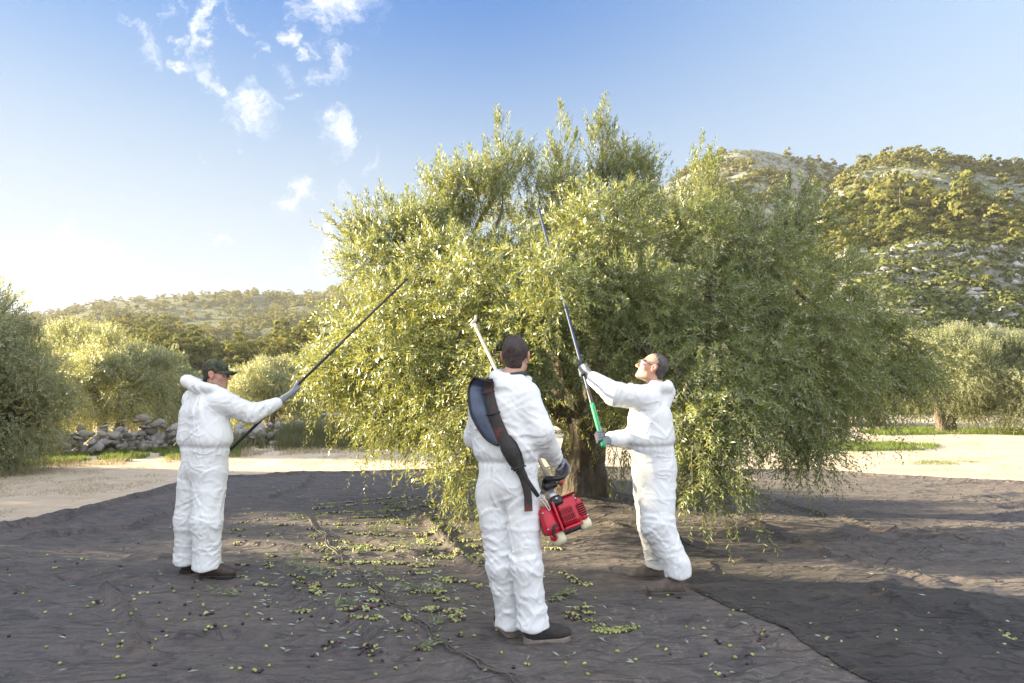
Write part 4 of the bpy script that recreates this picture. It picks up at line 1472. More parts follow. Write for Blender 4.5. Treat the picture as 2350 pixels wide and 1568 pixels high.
def blades(X, Y, h, w, lean, rng, zoff=0.0):
    n = len(X)
    Z = ground_z(X, Y) + zoff
    a = rng.uniform(0, 6.28, n)
    dx, dy = np.cos(a), np.sin(a)
    hh = h * rng.uniform(.5, 1.2, n); ww = w * rng.uniform(.7, 1.3, n)
    ln = lean * rng.uniform(.2, 1.2, n) * hh
    b = rng.uniform(0, 6.28, n)
    B = np.stack([X, Y, Z], 1)
    S = np.stack([np.cos(b) * ww, np.sin(b) * ww, 0 * ww], 1)
    Mi = B + np.stack([dx * ln * .35, dy * ln * .35, hh * .55], 1)
    T = B + np.stack([dx * ln, dy * ln, hh], 1)
    V = np.stack([B - S, B + S, Mi + S * .7, T, Mi - S * .7], 1).reshape(-1, 3)
    i = np.arange(n)[:, None] * 5
    return V, np.concatenate([i, i + 1, i + 2, i + 4], 1), np.concatenate([i + 4, i + 2, i + 3], 1)


def patch(name, poly, n, h, w, lean, mat, rng, label, clump=0.0):
    P = np.array([gnd(*p)[:2] if len(p) == 2 else p[1:] for p in poly])
    lo, hi = P.min(0), P.max(0)
    Q = rng.uniform(lo, hi, (n * 4, 2))
    inside = np.zeros(len(Q), bool)
    j = len(P) - 1
    for i in range(len(P)):
        c = ((P[i, 1] > Q[:, 1]) != (P[j, 1] > Q[:, 1])) & (Q[:, 0] < (P[j, 0] - P[i, 0]) * (Q[:, 1] - P[i, 1]) / (P[j, 1] - P[i, 1] + 1e-9) + P[i, 0])
        inside ^= c; j = i
    k = inside & (vnoise(xyz(Q[:, 0], Q[:, 1]), 1.6, 13) + .5 * vnoise(xyz(Q[:, 0], Q[:, 1]), 5, 14) > clump)
    Q = Q[k][:n]
    V, q, t = blades(Q[:, 0], Q[:, 1], h, w, lean, rng)
    return obj(name, mesh_np(name, V, [q, t], mat), kind='stuff', label=label)


def W3(u, Y):
    return (0, (u - 1175) / 1567 * Y, Y)


rg = np.random.default_rng(77)
patch('grass', [W3(-150, 16.2), W3(90, 16.6), W3(160, 17.1), W3(410, 18.2), W3(560, 19), W3(560, 22), W3(400, 21), W3(150, 18.6), W3(-150, 18)], 16000, .16, .006, .6, GRASS, rg, 'strip of fresh green grass below the stone heap at left', -.25)
patch('dry_grass', [W3(-200, 15.6), W3(150, 16.4), W3(400, 17.5), W3(600, 19.2), W3(860, 20.5), W3(1000, 21), W3(1000, 25), W3(560, 22.5), W3(100, 17.6), W3(-200, 16.6)], 12000, .14, .005, .9, STRAW, rg, 'dry straw coloured grass along the road verge at left', -.1)
patch('weeds', [W3(520, 20.6), W3(640, 20.8), W3(900, 21.5), W3(1000, 23), W3(960, 28), W3(700, 27), W3(540, 24)], 12000, .5, .009, .55, WEED, rg, 'grey green weeds and dry stems between the capped man and the big tree', -.1)
patch('tall_weeds', [W3(640, 22), W3(880, 22.5), W3(950, 25), W3(900, 28), W3(690, 27)], 9000, .85, .012, .5, WEED, rg, 'taller dark weeds beside the stone heap', .0)
patch('grass', [W3(2020, 27.5), W3(2140, 28.5), W3(2600, 27.2), W3(2700, 32), W3(2080, 33), W3(1960, 30)], 12000, .20, .009, .6, GRASS, rg, 'green grass under the olive trees at the right edge', -.3)
patch('grass', [W3(1820, 21.3), W3(1950, 20.8), W3(2130, 21.4), W3(2150, 22.6), W3(1990, 24), W3(1850, 24), W3(1780, 22.5)], 7000, .13, .008, .6, GRASS, rg, 'green weedy patch on the pale road right of the hanging boughs', -.35)
patch('grass', [W3(2080, 16.8), W3(2200, 16.8), W3(2240, 17.6), W3(2100, 17.8)], 500, .06, .005, .8, GRASS, rg, 'thin green tuft on the pale road near the net', .1)
patch('straw', [W3(-300, 9), W3(0, 8.5), W3(160, 10), W3(400, 13.5), W3(530, 15), W3(900, 16.5), W3(900, 20), W3(400, 17.2), W3(-100, 15.5), W3(-400, 13)], 9000, .05, .003, 2.4, STRAW, rg, 'scattered straw and chaff on the left road', .15)
patch('straw', [W3(1700, 16.5), W3(1920, 16.2), W3(2120, 14.8), W3(2500, 12.9), W3(2900, 15), W3(2700, 24), W3(1900, 26), W3(1700, 22)], 14000, .05, .004, 2.4, STRAW, rg, 'scattered straw and chaff on the right road', .0)

# ------------------------------------------------------------------ people
def tyvek_material():
    m, N, b = mat_new('white_coverall_fabric')
    tc = N.new('ShaderNodeTexCoord').outputs['Object']
    b.inputs['Base Color'].default_value = (0.86, 0.87, 0.88, 1)
    n0 = N.noise(tc, 3.0, 4, .6)
    c = N.mix(N.maprange(n0, .55, .8, 0, .5), (0.72, 0.735, 0.75), (0.64, 0.655, 0.67))
    c = N.mix(N.maprange(N.noise(tc, 11, 4, .7), .68, .8, 0, .35), c, (0.66, 0.64, 0.60))
    N.l.new(c, b.inputs['Base Color'])
    b.inputs['Roughness'].default_value = 0.6
    b.inputs['Specular IOR Level'].default_value = 0.35
    b.inputs['Subsurface Weight'].default_value = 0.0
    # paper-like creases: cell borders plus fine crumple
    w = N.vmath('ADD', tc, N.vmath('SCALE', N.noise(tc, 5, 2, .5, out='Color'), scale=.12))
    cr = N.voronoi(N.mapping(w, (1, 1, .5)), 8, 'DISTANCE_TO_EDGE')
    crease = N.maprange(cr, 0.0, 0.05)
    cr2 = N.voronoi(N.mapping(w, (1, 1, .75), (.4, .3, .5)), 16, 'F1')
    fine = N.noise(tc, 55, 3, .6)
    w2 = N.vmath('ADD', tc, N.vmath('SCALE', N.noise(tc, 2.5, 2, .5, out='Color'), scale=.3))
    ra = N.noise(N.mapping(w2, (1, 1, 1.5), (.5, .2, .3)), 4.5, 1, .5)
    rb = N.noise(N.mapping(w2, (1, 1, .8), (-.6, .5, .1)), 8, 1, .5)
    ra = N.maprange(N.math('ABSOLUTE', N.math('SUBTRACT', ra, .5)), 0.0, .07, 1, 0, False)
    rb = N.maprange(N.math('ABSOLUTE', N.math('SUBTRACT', rb, .5)), 0.0, .06, 1, 0, False)
    h = N.math('ADD', N.math('ADD', N.math('MULTIPLY', ra, 1.1), N.math('MULTIPLY', rb, .6)), N.math('ADD', N.math('MULTIPLY', cr2, .12), N.math('MULTIPLY', fine, .12)))
    N.l.new(N.bump(h, .32, .012), b.inputs['Normal'])
    return m


TYVEK = tyvek_material()


def skin_material(name, base, stubble):
    m, N, b = mat_new(name)
    tc = N.new('ShaderNodeTexCoord').outputs['Object']
    n = N.noise(tc, 30, 4, .6)
    c = N.mix(N.maprange(n, .35, .7), base, [base[0] * .88, base[1] * .80, base[2] * .78])
    for at, col, k in (('blush', (0.52, 0.20, 0.15), .6), ('stubble', (0.16, 0.115, 0.095), stubble), ('lips', (0.40, 0.16, 0.13), .8), ('brows', (0.05, 0.035, 0.025), .9)):
        a = N.new('ShaderNodeAttribute'); a.attribute_name = at
        c = N.mix(N.math('MULTIPLY', a.outputs['Fac'], k), c, col)
    N.l.new(c, b.inputs['Base Color'])
    b.inputs['Roughness'].default_value = .48
    b.inputs['Subsurface Weight'].default_value = .12
    b.inputs['Subsurface Radius'].default_value = (.01, .004, .002)
    N.l.new(N.bump(N.noise(tc, 160, 3, .6), .15, .004), b.inputs['Normal'])
    return m


def hair_material(name, c0, c1):
    m, N, b = mat_new(name)
    tc = N.new('ShaderNodeTexCoord').outputs['Object']
    n = N.noise(N.mapping(tc, (1, 1, .35)), 130, 4, .7)
    n2 = N.noise(tc, 26, 3, .6)
    c = N.mix(n, c0, c1)
    c = N.mix(N.maprange(n2, .45, .7, 0, .5), c, [x * 1.7 for x in c1])
    N.l.new(c, b.inputs['Base Color'])
    b.inputs['Roughness'].default_value = .6
    N.l.new(N.bump(n, .9, .01), b.inputs['Normal'])
    return m


def frame_of(f, up=(0, 0, 1)):
    f = unit(np.array(f, float))
    r = unit(np.cross(f, up))
    u = np.cross(r, f)
    return np.stack([r, f, u], 1)


def sd_head(Q):
    """Q in head space: x right, y forward, z up; origin between the ears"""
    d = sd_ell(Q, (0, -.012, .035), (.074, .094, .088))
    d = smin(d, sd_ell(Q, (0, .030, -.028), (.060, .066, .085)), .03)
    d = smin(d, sd_cone(Q, (-.040, .015, -.070), (-.012, .070, -.095), .024, .017), .025)
    d = smin(d, sd_cone(Q, (.040, .015, -.070), (.012, .070, -.095), .024, .017), .025)
    d = smin(d, sd_ell(Q, (0, .079, -.096), (.020, .016, .016)), .02)
    d = smin(d, sd_cone(Q, (-.032, .082, .026), (.032, .082, .026), .012, .012), .018)
    for s in (-1, 1):
        d = smin(d, sd_ell(Q, (s * .043, .060, -.020), (.022, .022, .018)), .025)
        d = smax(d, -sd_ell(Q, (s * .031, .100, .006), (.019, .014, .011)), .012)
    d = smin(d, sd_cone(Q, (0, .092, .018), (0, .116, -.026), .0085, .0105), .012)
    d = smin(d, sd_cone(Q, (0, .112, -.030), (0, .118, -.027), .011, .0095), .008)
    for s in (-1, 1):
        d = smin(d, sd_ell(Q, (s * .012, .103, -.032), (.0085, .011, .0085)), .007)
    d = smin(d, sd_cone(Q, (-.018, .088, -.060), (.018, .088, -.060), .0065, .0065), .009)
    d = smin(d, sd_cone(Q, (-.016, .087, -.072), (.016, .087, -.072), .0075, .0075), .009)
    d = smax(d, -sd_cone(Q, (-.020, .099, -.0662), (.020, .099, -.0662), .0028, .0028), .003)
    for s in (-1, 1):
        e = sd_ell(Q, (s * .080, -.006, -.004), (.009, .020, .033), None)
        e = smin(e, sd_ell(Q, (s * .085, -.014, .006), (.007, .017, .024)), .008)
        e = smax(e, -sd_ell(Q, (s * .092, .000, .000), (.007, .011, .018)), .005)
        d = smin(d, e, .007)
    return d


def head_attrs(Q):
    x, y, z = Q[:, 0], Q[:, 1], Q[:, 2]
    lips = np.exp(-((z + .066) / .010) ** 2) * (np.abs(x) < .022) * (y > .080)
    jaw = ((z < -.035) & (z > -.135) & (y > -.01)) * np.clip((-.030 - z) / .02, 0, 1) * (1 - lips)
    stache = np.exp(-((z + .048) / .008) ** 2) * (np.abs(x) < .03) * (y > .07)
    brows = np.exp(-((z - .030 + .1 * np.abs(np.abs(x) - .032)) / .0055) ** 2) * (np.abs(x) > .010) * (np.abs(x) < .052) * (y > .06)
    blush = np.clip(np.exp(-(((np.abs(x) - .045) / .022) ** 2 + ((z + .018) / .02) ** 2)) * (y > .02) + (np.abs(x) > .078) * .9 + np.exp(-((x / .016) ** 2 + ((z + .025) / .016) ** 2)) * (y > .10), 0, 1)
    return dict(lips=lips, stubble=np.maximum(jaw, stache * .8), brows=brows, blush=blush)


def sd_hand(P, c, a, wrist, side, R):
    """gripping hand: pole through c with axis a, wrist point, side of the palm (+1 / -1), pole radius R"""
    c = np.asarray(c, float); a = unit(a)
    w = np.asarray(wrist, float) - c
    e1 = unit(w - a * (w @ a))
    e2 = np.cross(a, e1) * side
    fr = .0095
    def at(ang, rad, al):
        return c + (math.cos(ang) * e2 - math.sin(ang) * e1) * rad + a * al
    d = None
    for i, (al, ln) in enumerate(((.033, .95), (.011, 1.05), (-.011, 1.0), (-.033, .85))):
        k0 = at(-.75, R + .024, al * .92)
        k1 = at(.35, R + .016 * 1.05, al)
        k2 = at(1.55 * ln, R + .013, al)
        k3 = at(2.75 * ln, R + .011, al * .95)
        f = np.minimum(np.minimum(sd_cone(P, k0, k1, .0125, .0108), sd_cone(P, k1, k2, .0108, .0098)), sd_cone(P, k2, k3, .0098, .0085))
        d = f if d is None else smin(d, f, .004)
    wr = np.asarray(wrist, float)
    pal0 = at(-.80, R + .028, .026); pal1 = at(-.80, R + .028, -.030)
    heel0 = pal0 * .35 + wr * .65 + a * .008; heel1 = pal1 * .35 + wr * .65 - a * .012
    p = smin(sd_cone(P, pal0, heel0, .0165, .0195), sd_cone(P, pal1, heel1, .0155, .0185), .02)
    p = smin(p, sd_cone(P, (pal0 + pal1) / 2, (heel0 + heel1) / 2, .016, .019), .02)
    p = smin(p, sd_cone(P, (heel0 + heel1) / 2, wr + (wr - c) * .45, .024, .029), .02)
    d = smin(d, p, .010)
    t0 = (heel0 * .55 + pal0 * .45); t1 = at(-1.9, R + .017, .050); t2 = at(-2.7, R + .013, .060); t3 = at(2.75, R + .012, .052)
    d = smin(d, np.minimum(np.minimum(sd_cone(P, t0, t1, .0165, .0125), sd_cone(P, t1, t2, .0125, .011)), sd_cone(P, t2, t3, .011, .0095)), .007)
    return d


GLOVE = simple('grey_knit_glove', (0.20, 0.215, 0.245), .8, 0, .25, 70, .5, None, 260)


def make_man(label, root_xy, J, radii, hood, skin, stubble, head_f, head_up, zw, creases, gloves, seed, belt=None):
    root = thing('person', label, 'person', (root_xy[0], root_xy[1], 0.0))
    off = np.array([root_xy[0], root_xy[1], 0.0])
    J = {k: np.asarray(v, float) for k, v in J.items()}
    Rh = frame_of(head_f, head_up)
    hc = J['head']
    lat = unit(J['shR'] - J['shL']); lat[2] = 0; lat = unit(lat)
    fwd = np.cross(np.array([0, 0, 1.0]), lat)
    r = radii

    fr = np.random.default_rng(seed)
    FO = []
    def spray(p, axis_, rad, n, spread, amp, ln):
        axis_ = unit(axis_)
        for _ in range(n):
            v = unit(fr.normal(0, 1, 3)); v = unit(v - axis_ * (v @ axis_))
            nrm = unit(axis_ * fr.uniform(.5, 1) + fr.normal(0, .5, 3))
            FO.append((np.asarray(p) + axis_ * fr.normal(0, spread) + v * rad, nrm, amp * fr.uniform(.5, 1.2), fr.uniform(.006, .011), ln * fr.uniform(.6, 1.3)))
    for q in 'LR':
        spray(J['el' + q], J['wr' + q] - J['sh' + q], .08, 12, .07, .011, .13)
        spray((J['sh' + q] + J['el' + q]) / 2, J['el' + q] - J['sh' + q], .09, 7, .06, .008, .15)
        spray((J['wr' + q] + J['el' + q]) / 2, J['wr' + q] - J['el' + q], .07, 7, .06, .008, .12)
        spray(J['kn' + q], J['hip' + q] - J['an' + q], .12, 12, .10, .008, .19)
        spray((J['kn' + q] + J['an' + q]) / 2, J['kn' + q] - J['an' + q], .11, 8, .08, .006, .19)
        spray(J['an' + q] + np.array([0, 0, .06]), (0, 0, 1), .11, 9, .05, .010, .13)
        spray((J['hip' + q] + J['kn' + q]) / 2, fr.normal(0, .5, 3) + [0, 0, 1], .13, 7, .1, .009, .2)
        spray(J['hip' + q], J['hipL'] - J['hipR'] + np.array([0, 0, .3]), .13, 6, .05, .009, .2)
        spray(J['sh' + q] * .6 + J['chest'] * .4, (J['shR'] - J['shL']) + fr.normal(0, .3, 3), .13, 8, .06, .009, .2)
    spray(J['chest'], lat * 1.0 + np.array([0, 0, .5]), .19, 10, .1, .009, .25)
    spray(J['waist'] + np.array([0, 0, .10]), lat * .8 + np.array([0, 0, .6]), .18, 10, .06, .010, .18)
    def folds(Pm):
        out = np.zeros(len(Pm), np.float32)
        for (p, n_, a_, w_, l_) in FO:
            D_ = Pm - p.astype(np.float32)
            k_ = np.flatnonzero(np.abs(D_).max(1) < l_ * 1.25)
            if not len(k_): continue
            D_ = D_[k_]
            rr_ = (D_ * D_).sum(1) / (l_ * l_)
            t_ = D_ @ n_.astype(np.float32) + .25 * rr_ * l_ * .3
            out[k_] += .54 * a_ * np.exp(-rr_ ** 2 * 1.5) * (np.exp(-(t_ / w_) ** 2) - .55 * np.exp(-((t_ - 1.9 * w_) / (1.5 * w_)) ** 2))
        return out

    def f_coverall(P):
        d = None
        for s in (-1, 1):
            ch = J['chest'] + lat * s * r['cw']; wa = J['waist'] + lat * s * r['ww']; pe = J['pelvis'] + lat * s * r['pw']
            up = J['waist'] * .72 + J['chest'] * .28 + lat * s * r['ww'] * 1.25
            k = smin(sd_cone(P, ch, up, r['chest'], r['blouse']), sd_cone(P, up, wa, r['blouse'], r['waist']), .03)
            k = smin(k, sd_cone(P, wa, pe, r['waist'], r['hip']), .03)
            d = k if d is None else smin(d, k, .06)
        sl, sr = J['shL'], J['shR']
        yoke = sd_cone(P, sl, sr, .085, .085)
        yoke = smin(yoke, sd_cone(P, J['neck'] - np.array([0, 0, .03]), (sl + sr) / 2, .075, .12), .06)
        d = smin(d, yoke, .07)
        for q in 'LR':
            arm = smin(sd_cone(P, J['sh' + q], J['el' + q], r['sh'], r['el']), sd_cone(P, J['el' + q], J['wr' + q], r['el'], r['wr']), .03)
            d = smin(d, arm, .035)
        legs = None
        for q in 'LR':
            ank = J['an' + q]
            leg = smin(sd_cone(P, J['hip' + q], J['kn' + q], r['thigh'], r['knee']), sd_cone(P, J['kn' + q], ank, r['knee'], r['ankle']), .04)
            hem = sd_cone(P, ank + np.array([0, 0, .03]), ank + np.array([0, 0, -.035]), r['ankle'] * .98, r['hem'])
            leg = smin(leg, hem, .03)
            leg = smax(leg, (ank[2] - .058 - .007 * np.sin(3 * np.arctan2(P[:, 1] - ank[1], P[:, 0] - ank[0]))) - P[:, 2], .010)
            legs = leg if legs is None else smin(legs, leg, .006)
        d = smin(d, legs, .05)
        for (a, b, ra, rb) in hood:
            d = smin(d, sd_cone(P, a, b, ra, rb), .022)
        # cavity round the neck so the collar stands off
        d = smax(d, -sd_cone(P, J['neck'] + np.array([0, 0, .0]), hc, .068, .085), .015)
        m = np.abs(d) < .07
        if m.any():
            Pm = P[m]
            A = np.full(len(Pm), .0055, np.float32)
            for nm, g, w in (('elL', .012, .12), ('elR', .012, .12), ('knL', .007, .16), ('knR', .007, .16), ('anL', .010, .12), ('anR', .010, .12), ('shL', .010, .15), ('shR', .010, .15), ('waist', .009, .2), ('wrL', .005, .08), ('wrR', .005, .08)):
                A += g * np.exp(-((Pm - J[nm].astype(np.float32)) ** 2).sum(1) / (w * w))
            wob = np.stack([vnoise(Pm, 3.0, seed), vnoise(Pm, 3.0, seed + 1), vnoise(Pm, 3.0, seed + 2)], 1) * .07
            Pw = Pm + wob
            rid = 1 - np.abs(vnoise(Pw @ np.array([[.8, 0, .6], [0, 1, 0], [-.6, 0, .8]], np.float32), (5.5, 5.5, 6.5), seed + 3))
            rid2 = 1 - np.abs(vnoise(Pw @ np.array([[.8, 0, -.6], [0, 1, 0], [.6, 0, .8]], np.float32), (9, 9, 9), seed + 4))
            rid3 = 1 - np.abs(vnoise(Pw, (11, 11, 4.0), seed + 5))
            low = vnoise(Pm, 3.2, seed + 6)
            disp = .13 * A * (1.2 * (rid ** 5 - .25) + .9 * (rid2 ** 5 - .25) + .7 * (rid3 ** 4 - .3)) + .004 * low
            g = np.exp(-((Pm[:, 2] - zw) / .05) ** 2)
            th = np.arctan2(Pm[:, 1] - J['waist'][1], Pm[:, 0] - J['waist'][0])
            torso_only = np.exp(-(((Pm[:, :2] - J['waist'][:2].astype(np.float32)) ** 2).sum(1)) / .30 ** 2)
            disp += torso_only * (g * .0055 * np.sin(th * 30 + 4 * vnoise(Pm, (3, 3, 12), seed + 7)) - .016 * np.exp(-((Pm[:, 2] - zw) / .018) ** 2))
            for z0 in creases:
                disp += .0035 * np.exp(-((Pm[:, 2] - z0 - .01 * low) / .009) ** 2)
            disp += folds(Pm)
            d[m] = d[m] - disp
        return d

    pts = np.array([J[k] for k in J] + [np.asarray(h[0]) for h in hood])
    lo = pts.min(0) - .22; hi = pts.max(0) + .22
    lo[2] = min(J['anL'][2], J['anR'][2]) - .12; hi[2] = hc[2] + .06
    V, Q = surface_nets(f_coverall, axis(lo[0], hi[0], .0085), axis(lo[1], hi[1], .0085), axis(lo[2], hi[2], .0085))
    obj('coverall', mesh_np('coverall', V - off, Q, TYVEK, True), root)

    # the body itself: one continuous skin surface inside the suit
    def f_body(P):
        Qh = ((P - hc.astype(np.float32)) @ Rh.astype(np.float32))
        d = sd_head(Qh)
        nb = hc + Rh @ np.array([0, -.018, -.06])
        d = smin(d, sd_cone(P, nb, J['neck'], .053, .058), .02)
        d = smin(d, sd_cone(P, J['neck'], J['chest'], .05, .09), .05)
        d = smin(d, sd_cone(P, J['shL'], J['shR'], .045, .045), .04)
        d = smin(d, sd_cone(P, J['chest'], J['pelvis'], .095, .09), .05)
        for q in 'LR':
            d = smin(d, sd_cone(P, J['sh' + q], J['el' + q], .045, .036), .03)
            d = smin(d, sd_cone(P, J['el' + q], J['wr' + q], .036, .028), .02)
            d = smin(d, sd_cone(P, J['hip' + q], J['kn' + q], .07, .052), .03)
            d = smin(d, sd_cone(P, J['kn' + q], J['an' + q], .052, .036), .02)
            d = smin(d, sd_cone(P, J['an' + q], J['an' + q] * [1, 1, 0] + np.array([0, 0, .10]), .034, .028), .02)
        return d
    ax = [axis_fine(lo[i], hi[i] + (.12 if i == 2 else 0), .02, hc[i] - .15, hc[i] + .15, .0038) for i in range(3)]
    V, Q = surface_nets(f_body, *ax)
    Qh = (V - hc) @ Rh
    at = head_attrs(Qh)
    near = (np.abs(Qh) < .2).all(1)
    at = {k: v * near for k, v in at.items()}
    obj('body', mesh_np('body', V - off, Q, skin_material('skin', skin, stubble), True, None, at), root)
    # eyes
    em = MB()
    for s in (-1, 1):
        em = MB()
        bm = bmesh.new(); bmesh.ops.create_uvsphere(bm, u_segments=12, v_segments=8, radius=.0118)
        bmesh.ops.triangulate(bm, faces=[f for f in bm.faces if len(f.verts) > 4])
        add_bm(em, bm, hc + Rh @ np.array([s * .031, .0795, .0055]) - off)
        bm = bmesh.new(); bmesh.ops.create_uvsphere(bm, u_segments=10, v_segments=6, radius=.0055)
        bmesh.ops.triangulate(bm, faces=[f for f in bm.faces if len(f.verts) > 4])
        add_bm(em, bm, hc + Rh @ np.array([s * .031, .0868, .0055]) - off, None, 1)
        obj('eye', em.mesh('eye', [EYEWHITE, IRIS], True), root)
    # gloves
    for (c, a, wq, side, Rp) in gloves:
        wr = J['wr' + wq]
        fh = lambda P, c=c, a=a, wr=wr, side=side, Rp=Rp: sd_hand(P, c, a, wr, side, Rp)
        cc = np.asarray(c)
        obj('glove', (lambda vq: mesh_np('glove', vq[0] - off, vq[1], GLOVE, True))(surface_nets(fh, *[axis(min(cc[i], wr[i]) - .11, max(cc[i], wr[i]) + .11, .0042) for i in range(3)])), root)
    return root, off, Rh, hc, J


EYEWHITE = simple('eye_white', (.7, .68, .66), .3)
IRIS = simple('iris', (.05, .03, .02), .2)


# ---- footwear
def boot_meshes(style, upper, sole):
    low = style == 'shoe'
    def fu(P):
        Q = P * np.array([1.06, 1, 1], np.float32)
        top = .115 if low else .165
        d = sd_cone(Q, (0, .060, .075), (0, .052, top), .047, .048 if low else .052)
        d = smin(d, sd_cone(Q, (0, .062, .058), (0, .20, .058), .046, .044), .03)
        d = smin(d, sd_ell(Q, (0, .235, .046), (.048, .062, .040)), .03)
        d = smin(d, sd_cone(Q, (0, .085, .105), (0, .17, .075), .036, .034), .03)
        d = smax(d, .020 - P[:, 2], .006)
        d = smax(d, P[:, 2] - top - .02, .01)
        d -= .0022 * vnoise(P, 26, 3) + .0035 * np.exp(-((P[:, 1] - .185) / .012) ** 2) * (P[:, 2] > .06) * -1
        # welt groove and toe-cap line
        d += .003 * np.exp(-((P[:, 1] - .205 - .3 * np.abs(P[:, 0])) / .005) ** 2)
        return d
    def fs(P):
        Q2 = P.copy(); Q2[:, 2] = 0
        wv = .043 + .008 * np.exp(-((P[:, 1] - .21) / .06) ** 2) - .005 * np.exp(-((P[:, 1] - .12) / .04) ** 2)
        d2 = sd_cone(Q2, (0, .048, 0), (0, .245, 0), 0, 0) - wv
        top = .028 + (.016 * np.exp(-((P[:, 1] - .02) / .05) ** 2) + .012 * np.exp(-((P[:, 1] - .29) / .04) ** 2) if low else 0)
        d = smax(d2, P[:, 2] - top, .004)
        d = smax(d, -P[:, 2], .003)
        if not low:
            d = smax(d, -sd_box(P, (0, .128, 0), (.08, .022, .012), None, .004), .003)
        return d + (.0016 * np.sin(P[:, 1] * 420) * (P[:, 2] < .018))
    um = sdf_mesh('boot_upper', fu, (-.075, -.02, 0), (.075, .33, .21), .0055, upper)
    sm = sdf_mesh('boot_sole', fs, (-.075, -.03, -.01), (.075, .33, .06), .0055, sole)
    mb = MB()
    for k in range(4):
        y = .118 + k * .019; z = .136 - k * .0135
        add_tube(mb, smooth_path([(-.030, y - .004, z - .018), (-.014, y + .004, z), (.014, y - .002, z + .001), (.030, y + .004, z - .017)], 7), .0028, 5)
    add_tube(mb, smooth_path([(.004, .112, .142), (.03, .112, .150), (.042, .12, .122), (.02, .118, .138), (-.02, .112, .150), (-.04, .12, .124)], 14), .0026, 5)
    return um, sm, mb


def put_boot(root, off, style, meshes, lace, ank, yaw, label=None, z=.012):
    heel = (ank[0] + math.sin(yaw) * .060, ank[1] - math.cos(yaw) * .060, z)
    um, sm, lb = meshes
    o = obj('boot' if style != 'shoe' else 'shoe', um, root, label=label)
    o.location = np.array([heel[0], heel[1], heel[2] if len(heel) > 2 else .02]) - off
    o.rotation_euler = (0, 0, yaw)
    obj('sole', sm, o)
    obj('laces', lb.mesh('laces', lace, True), o)
    return o


def glasses(root, off, Rh, hc, frame_mat):
    """wrap-round safety glasses: lenses, brow bar, temples"""
    fr = MB(); ln = MB()
    def H(p): return hc + Rh @ np.asarray(p) - off
    add_tube(fr, smooth_path([H(q) for q in ((-.077, .012, .012), (-.075, .06, .016), (-.06, .098, .022), (-.02, .117, .022), (0, .120, .018), (.02, .117, .022), (.06, .098, .022), (.075, .06, .016), (.077, .012, .012))], 40), .0032, 6)
    for s in (-1, 1):
        add_tube(fr, smooth_path([H(q) for q in ((s * .077, .014, .012), (s * .081, -.012, .010), (s * .078, -.03, -.010))], 8), .003, 6)
        n = 9
        top = smooth_path([H(q) for q in ((s * .072, .070, .018), (s * .058, .099, .020), (s * .022, .1165, .020), (s * .006, .120, .012))], n)
        bot = smooth_path([H(q) for q in ((s * .068, .074, -.010), (s * .054, .096, -.022), (s * .026, .110, -.022), (s * .010, .119, -.002))], n)
        V = np.concatenate([top, bot]); i = np.arange(n - 1)
        ln.add(V, np.stack([i, i + 1, i + 1 + n, i + n], 1))
        V2 = V + (Rh @ np.array([0, .002, 0]))
        ln.add(V2, np.stack([i + n, i + 1 + n, i + 1, i], 1))
    g = obj('safety_glasses', fr.mesh('glasses_frame', frame_mat, True), root)
    m, N, b = mat_new('clear_lens')
    N.n.clear()
    gl = N.new('ShaderNodeBsdfGlossy'); gl.inputs['Roughness'].default_value = .04
    tr = N.new('ShaderNodeBsdfTransparent'); tr.inputs[0].default_value = (.88, .90, .92, 1)
    fz = N.new('ShaderNodeFresnel'); fz.inputs[0].default_value = 1.5
    mx = N.new('ShaderNodeMixShader')
    N.l.new(N.math('ADD', N.math('MULTIPLY', fz.outputs[0], .9), .06, clamp=True), mx.inputs[0]); N.l.new(tr.outputs[0], mx.inputs[1]); N.l.new(gl.outputs[0], mx.inputs[2])
    out = N.new('ShaderNodeOutputMaterial'); N.l.new(mx.outputs[0], out.inputs[0])
    obj('lens', ln.mesh('lens', m, True), g)
    return g


def hair_mesh(root, off, Rh, hc, mat, kind, seed):
    def f(P):
        Q = (P - hc.astype(np.float32)) @ Rh.astype(np.float32)
        d = sd_ell(Q, (0, -.014, .036), (.0795, .099, .0935))
        d = smin(d, sd_ell(Q, (0, -.055, -.035), (.058, .045, .05)), .02)
        x, y, z = Q[:, 0], Q[:, 1], Q[:, 2]
        if kind == 'short':
            front = y - (.062 + .25 * np.maximum(z - .05, 0))
            side_ = np.maximum(y - .025, -(z - .035))           # clear the temples and cheeks
            d = smax(d, front, .01)
            d = smax(d, np.minimum(.03 - z, y - .0) , .01) if False else d
            low = np.where(y > -.02, .018 - z, np.where(y > -.055, -.030 - z, -.078 - z))
            d = smax(d, np.minimum(low, .5), .008)
        else:
            hl = .030 - .55 * np.clip(np.abs(x) - .035, 0, .03) + .35 * (z - .09)
            d = smax(d, y - hl, .012)
            low = np.where(y > .012, .012 - z, np.where(y > -.028, .010 - z, np.where(y > -.06, -.045 - z, -.080 - z)))
            d = smax(d, low, .008)
        n = vnoise(Q, (75, 75, 30), seed) * .0028 + vnoise(Q, 22, seed + 1) * .0035
        return d - n
    V, Q = surface_nets(f, *[axis(hc[i] - .15, hc[i] + .15, .0042) for i in range(3)])
    return obj('hair', mesh_np('hair', V - off, Q, mat, True), root)


